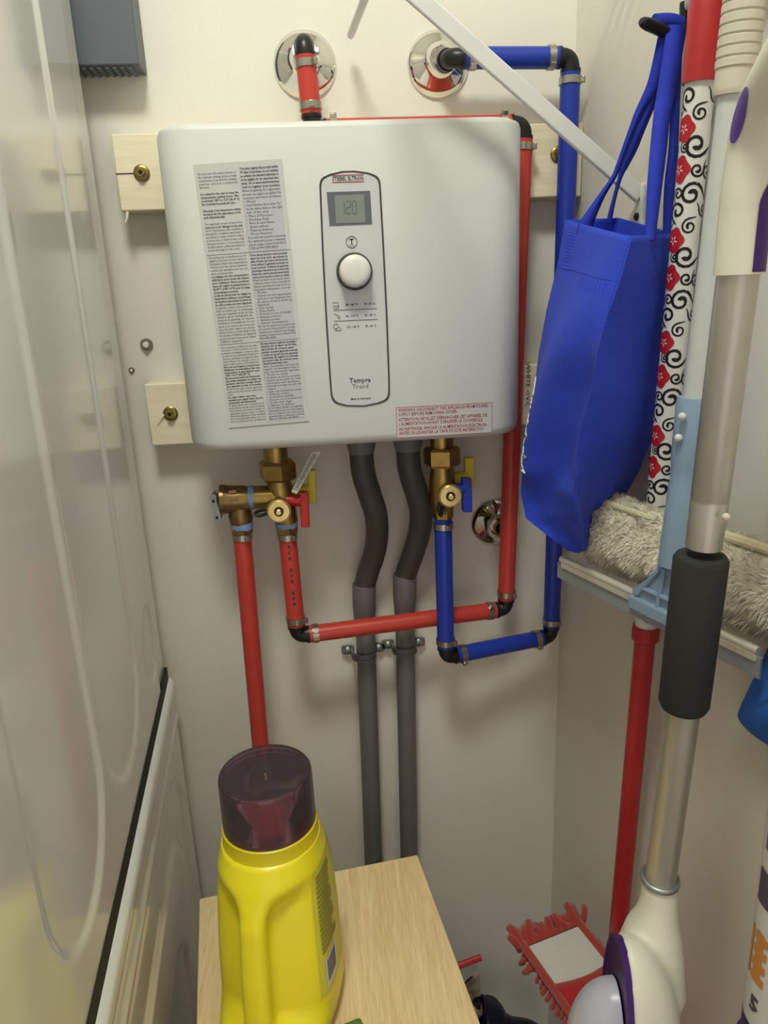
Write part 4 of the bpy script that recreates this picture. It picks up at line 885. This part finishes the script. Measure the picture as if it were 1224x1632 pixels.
obj('collar', MB().lathe(Vector((nc.x, nc.y, ztop-.004)), Z, [(.0520, 0), (.0532, .003), (.0520, .006), (.0515, .020), (.0490, .022)], 64), 'collar', bo)
cap_prof = [(.0498, 0), (.0502, .004), (.0498, .030), (.0494, .0570), (.0488, .0604), (.0474, .0620)]
cp0 = Vector((nc.x, nc.y, nz)); cpm = MB().lathe(cp0, Z, cap_prof + [(.0440, .0600), (.0455, .055), (.0470, .030), (.0475, .002)], 64)
cpm = MB(); n_ = 64; prof = cap_prof[:] ; inner = [(.0474, 0), (.0474, .030), (.0470, .0570), (.0462, .0592), (.001, .0596)]
loop = [(r, h) for r, h in reversed(inner)] + cap_prof + [(.001, .0622)]
vs_, fs_ = [], []
for r, h in loop:
    for k in range(n_): vs_.append(cp0 + Vector((math.cos(2*PI*k/n_)*r, math.sin(2*PI*k/n_)*r, h)))
for i in range(len(loop)-1):
    for k in range(n_): fs_.append((i*n_+k, i*n_+(k+1) % n_, (i+1)*n_+(k+1) % n_, (i+1)*n_+k))
obj('cap', cpm.add(vs_, fs_), 'cap', bo, sharp=35)
obj('spout', MB().lathe(Vector((nc.x, nc.y, nz-.002)), Z, [(.044, 0), (.040, .004), (.026, .008), (.021, .02), (.0165, .042), (.0155, .046), (.001, .046)], 32), 'spout', bo)
def patch(th0, th1, z0, z1, lift, nu=10, nv=12, skew=0):
    return MB().grid(lambda u, v_: bpt(TZ + z0 + (z1-z0)*v_, math.radians(th0 + (th1-th0)*u) + skew*v_, lift), nu, nv)
lb = obj('side_label', patch(-24, 38, .055, .195, .0004, 14, 20), 'labl', bo)
random.seed(2)
for k in range(17):
    z0 = .105 + .0050*k; obj('label_line', patch(-20, 4 + random.uniform(-4, 4), z0, z0+.0032, .0008, 8, 1), 'lab', lb)
obj('barcode_field', patch(-18, 2, .064, .098, .0008, 6, 3), 'barw', lb)
for k in range(7): obj('barcode_bar', patch(-16+2.3*k, -15+2.3*k+.4, .070, .095, .0012, 1, 2), 'bark', lb)
g0 = at(556, 1652, 'z', TZ)
gm = MB().box(g0 + Vector((.0, -.022, .009)), (.045, .05, .018), Matrix.Rotation(.3, 3, 'Z'))
tag(obj('sponge', gm, 'green', bevel=.004), 'green sponge at the bottom edge, on the oak table', 'sponge')

# ================================================================== THINGS BETWEEN TABLE AND MOP
by = -.130
b0 = at(728, 1540, 'y', by); b1 = at(767, 1527, 'y', by)
pb = thing('plastic_bag', Vector((b0.x, by, 0)), 'clear plastic bag with red top seal beside the table', 'bag')
zb_ = b0.z; bw = b1.x - b0.x + .09
def film(u, v_):
    x = b1.x - .005 + .02*v_ - bw*(1-u); d = .020*math.sin(PI*u)*(1-v_*.2)*min(1, v_*3)
    p = Vector((x, by - d, zb_ - v_*.36)); return p + Vector((0, .010*noise.noise(Vector((x*28, 3, p.z*18))), 0))
def film2(u, v_): p = film(u, v_); return Vector((p.x, 2*by - p.y + .002, p.z))
obj('film', MB().grid(film, 20, 40).grid(film2, 20, 40), 'clear', pb)
obj('top_seal', MB().tube([Vector((b1.x - bw, by, b0.z-.012)), b0, b1 + Z*.002], .0052, 10, flat=.5), 'mopred', pb)
obj('red_contents', MB().grid(lambda u, v_: film(u*.8+.1, .25+v_*.3) + Y*.012, 8, 8), 'mopcloth', pb, mods=[('SOLIDIFY', dict(thickness=.004))])
vy = -.115
vp = [at(768, 1600, 'y', vy), at(780, 1603, 'y', vy), at(800, 1620, 'y', vy), at(838, 1648, 'y', vy)]
vc = thing('plastic_housing', Vector((vp[0].x, vy, 0)), 'dark navy rounded plastic housing beside the clear plastic bag', 'housing')
obj('shell', MB().tube(smooth_path([Vector((vp[0].x-.01, vy, 0)), Vector((vp[0].x-.008, vy, .12)), at(772, 1628, 'y', vy), at(771, 1612, 'y', vy)], 6), [.045]*8 + [.042]*5 + [.038, .034, .030, .026, .020, .006], 28), 'navy', vc)
obj('neck', MB().tube(smooth_path([at(772, 1625, 'y', vy), at(790, 1628, 'y', vy), at(812, 1640, 'y', vy), at(850, 1650, 'y', vy), at(870, 1690, 'y', vy)], 5), .020, 20), 'navy', vc)

# ================================================================== RIGHT EDGE: CLOTH AND TUBE
rg = thing('cleaning_cloth', aw(1225, 1190, .02), 'bright blue cleaning cloth hanging at the right edge', 'cloth')
outl = [(1240, 985), (1224, 1028), (1205, 1068), (1186, 1108), (1174, 1134), (1172, 1143), (1178, 1155), (1200, 1176), (1226, 1192), (1300, 1230), (1360, 1180), (1380, 1050), (1320, 960)]
oc = (1290, 1090)
def cl_ring(q, off): return [aw(oc[0] + (x-oc[0])*q, oc[1] + (y-oc[1])*q, off + .004*math.sin(k*2.1)*(1-q)) for k, (x, y) in enumerate(outl)]
obj('fabric', MB().loft([cl_ring(.9, .004), cl_ring(1, .012), cl_ring(.96, .022), cl_ring(.8, .030), cl_ring(.5, .036), cl_ring(.05, .034)]), 'rag', rg, mods=[('SUBSURF', dict(levels=2, render_levels=2))])
obj('hanging_loop', MB().tube([aw(1300, 980, .02), aw(1310, 860, .01)], .003, 8), 'rag', rg)
TO = .042; tr_ = .034
q = aw(1196, 1480, TO); vv = (q - CAM); 
ctr_ = wl((q-WO).dot(WT) + tr_*1.12 + .016, TO, 0)
tb = thing('packaging_tube', ctr_, 'navy and white packaging tube with orange lettering at the lower right edge', 'tube')
zt_ = aw(1224, 1290, TO).z + .01; zm = aw(1205, 1560, TO).z; zr = aw(1195, 1600, TO).z
obj('sleeve', MB().tube([ctr_ + Z*zm, ctr_ + Z*(zt_+.25)], tr_, 40), 'tubew', tb)
obj('lower_tube', MB().tube([ctr_ + Z*zr, ctr_ + Z*(zm+.0)], tr_*1.004, 40), 'navyp', tb)
obj('lower_cup', MB().tube([ctr_, ctr_ + Z*(zr-.004), ctr_ + Z*zr, ctr_ + Z*(zr+.001)], [tr_*1.12, tr_*1.12, tr_*1.08, tr_], 40), 'navyp', tb)
vdir = (CAM - ctr_); vdir.z = 0; vdir.normalize(); vsd = Vector((-vdir.y, vdir.x, 0))
if vsd.dot(CR) > 0: vsd = -vsd       # towards image left
def cy(th, z, l=.0005): return ctr_ + (vdir*math.cos(th) + vsd*math.sin(th))*(tr_+l) + Z*z
def cpatch(th0, th1, z0, z1, m, nm, l=.0005): obj(nm, MB().grid(lambda u, v_: cy(th0+(th1-th0)*u, z0+(z1-z0)*v_, l), 8, 4), m, tb)
z5 = aw(1210, 1545, TO).z
def wrap_text(txt, size, th, z, vert=False):
    m0 = text_mb(txt, size, (0, 0, 0), X, Z, bold=.03); out = MB()
    out.add([cy(th - (v_.x if not vert else v_.z)/tr_, z + (v_.z if not vert else -v_.x), .0008) for v_ in m0.v], m0.f); return out
obj('size_lettering', wrap_text('5', .022, .95, z5 + .004), 'bark', tb)
obj('orange_field', MB().grid(lambda u, v_: cy(1.25-.12*u, z5+.034+.052*v_), 3, 3), 'orange', tb)
for k in range(4): cpatch(1.06, .60, z5+.034+.014*k, z5+.042+.014*k, 'orange', 'orange_letter')
cpatch(.98, .72, z5+.038, z5+.086, 'orange', 'orange_letter')
cpatch(1.2, .2, z5+.112, z5+.145, 'bark', 'black_field'); cpatch(1.1, .3, z5+.165, z5+.19, 'inkgrey', 'grey_print')
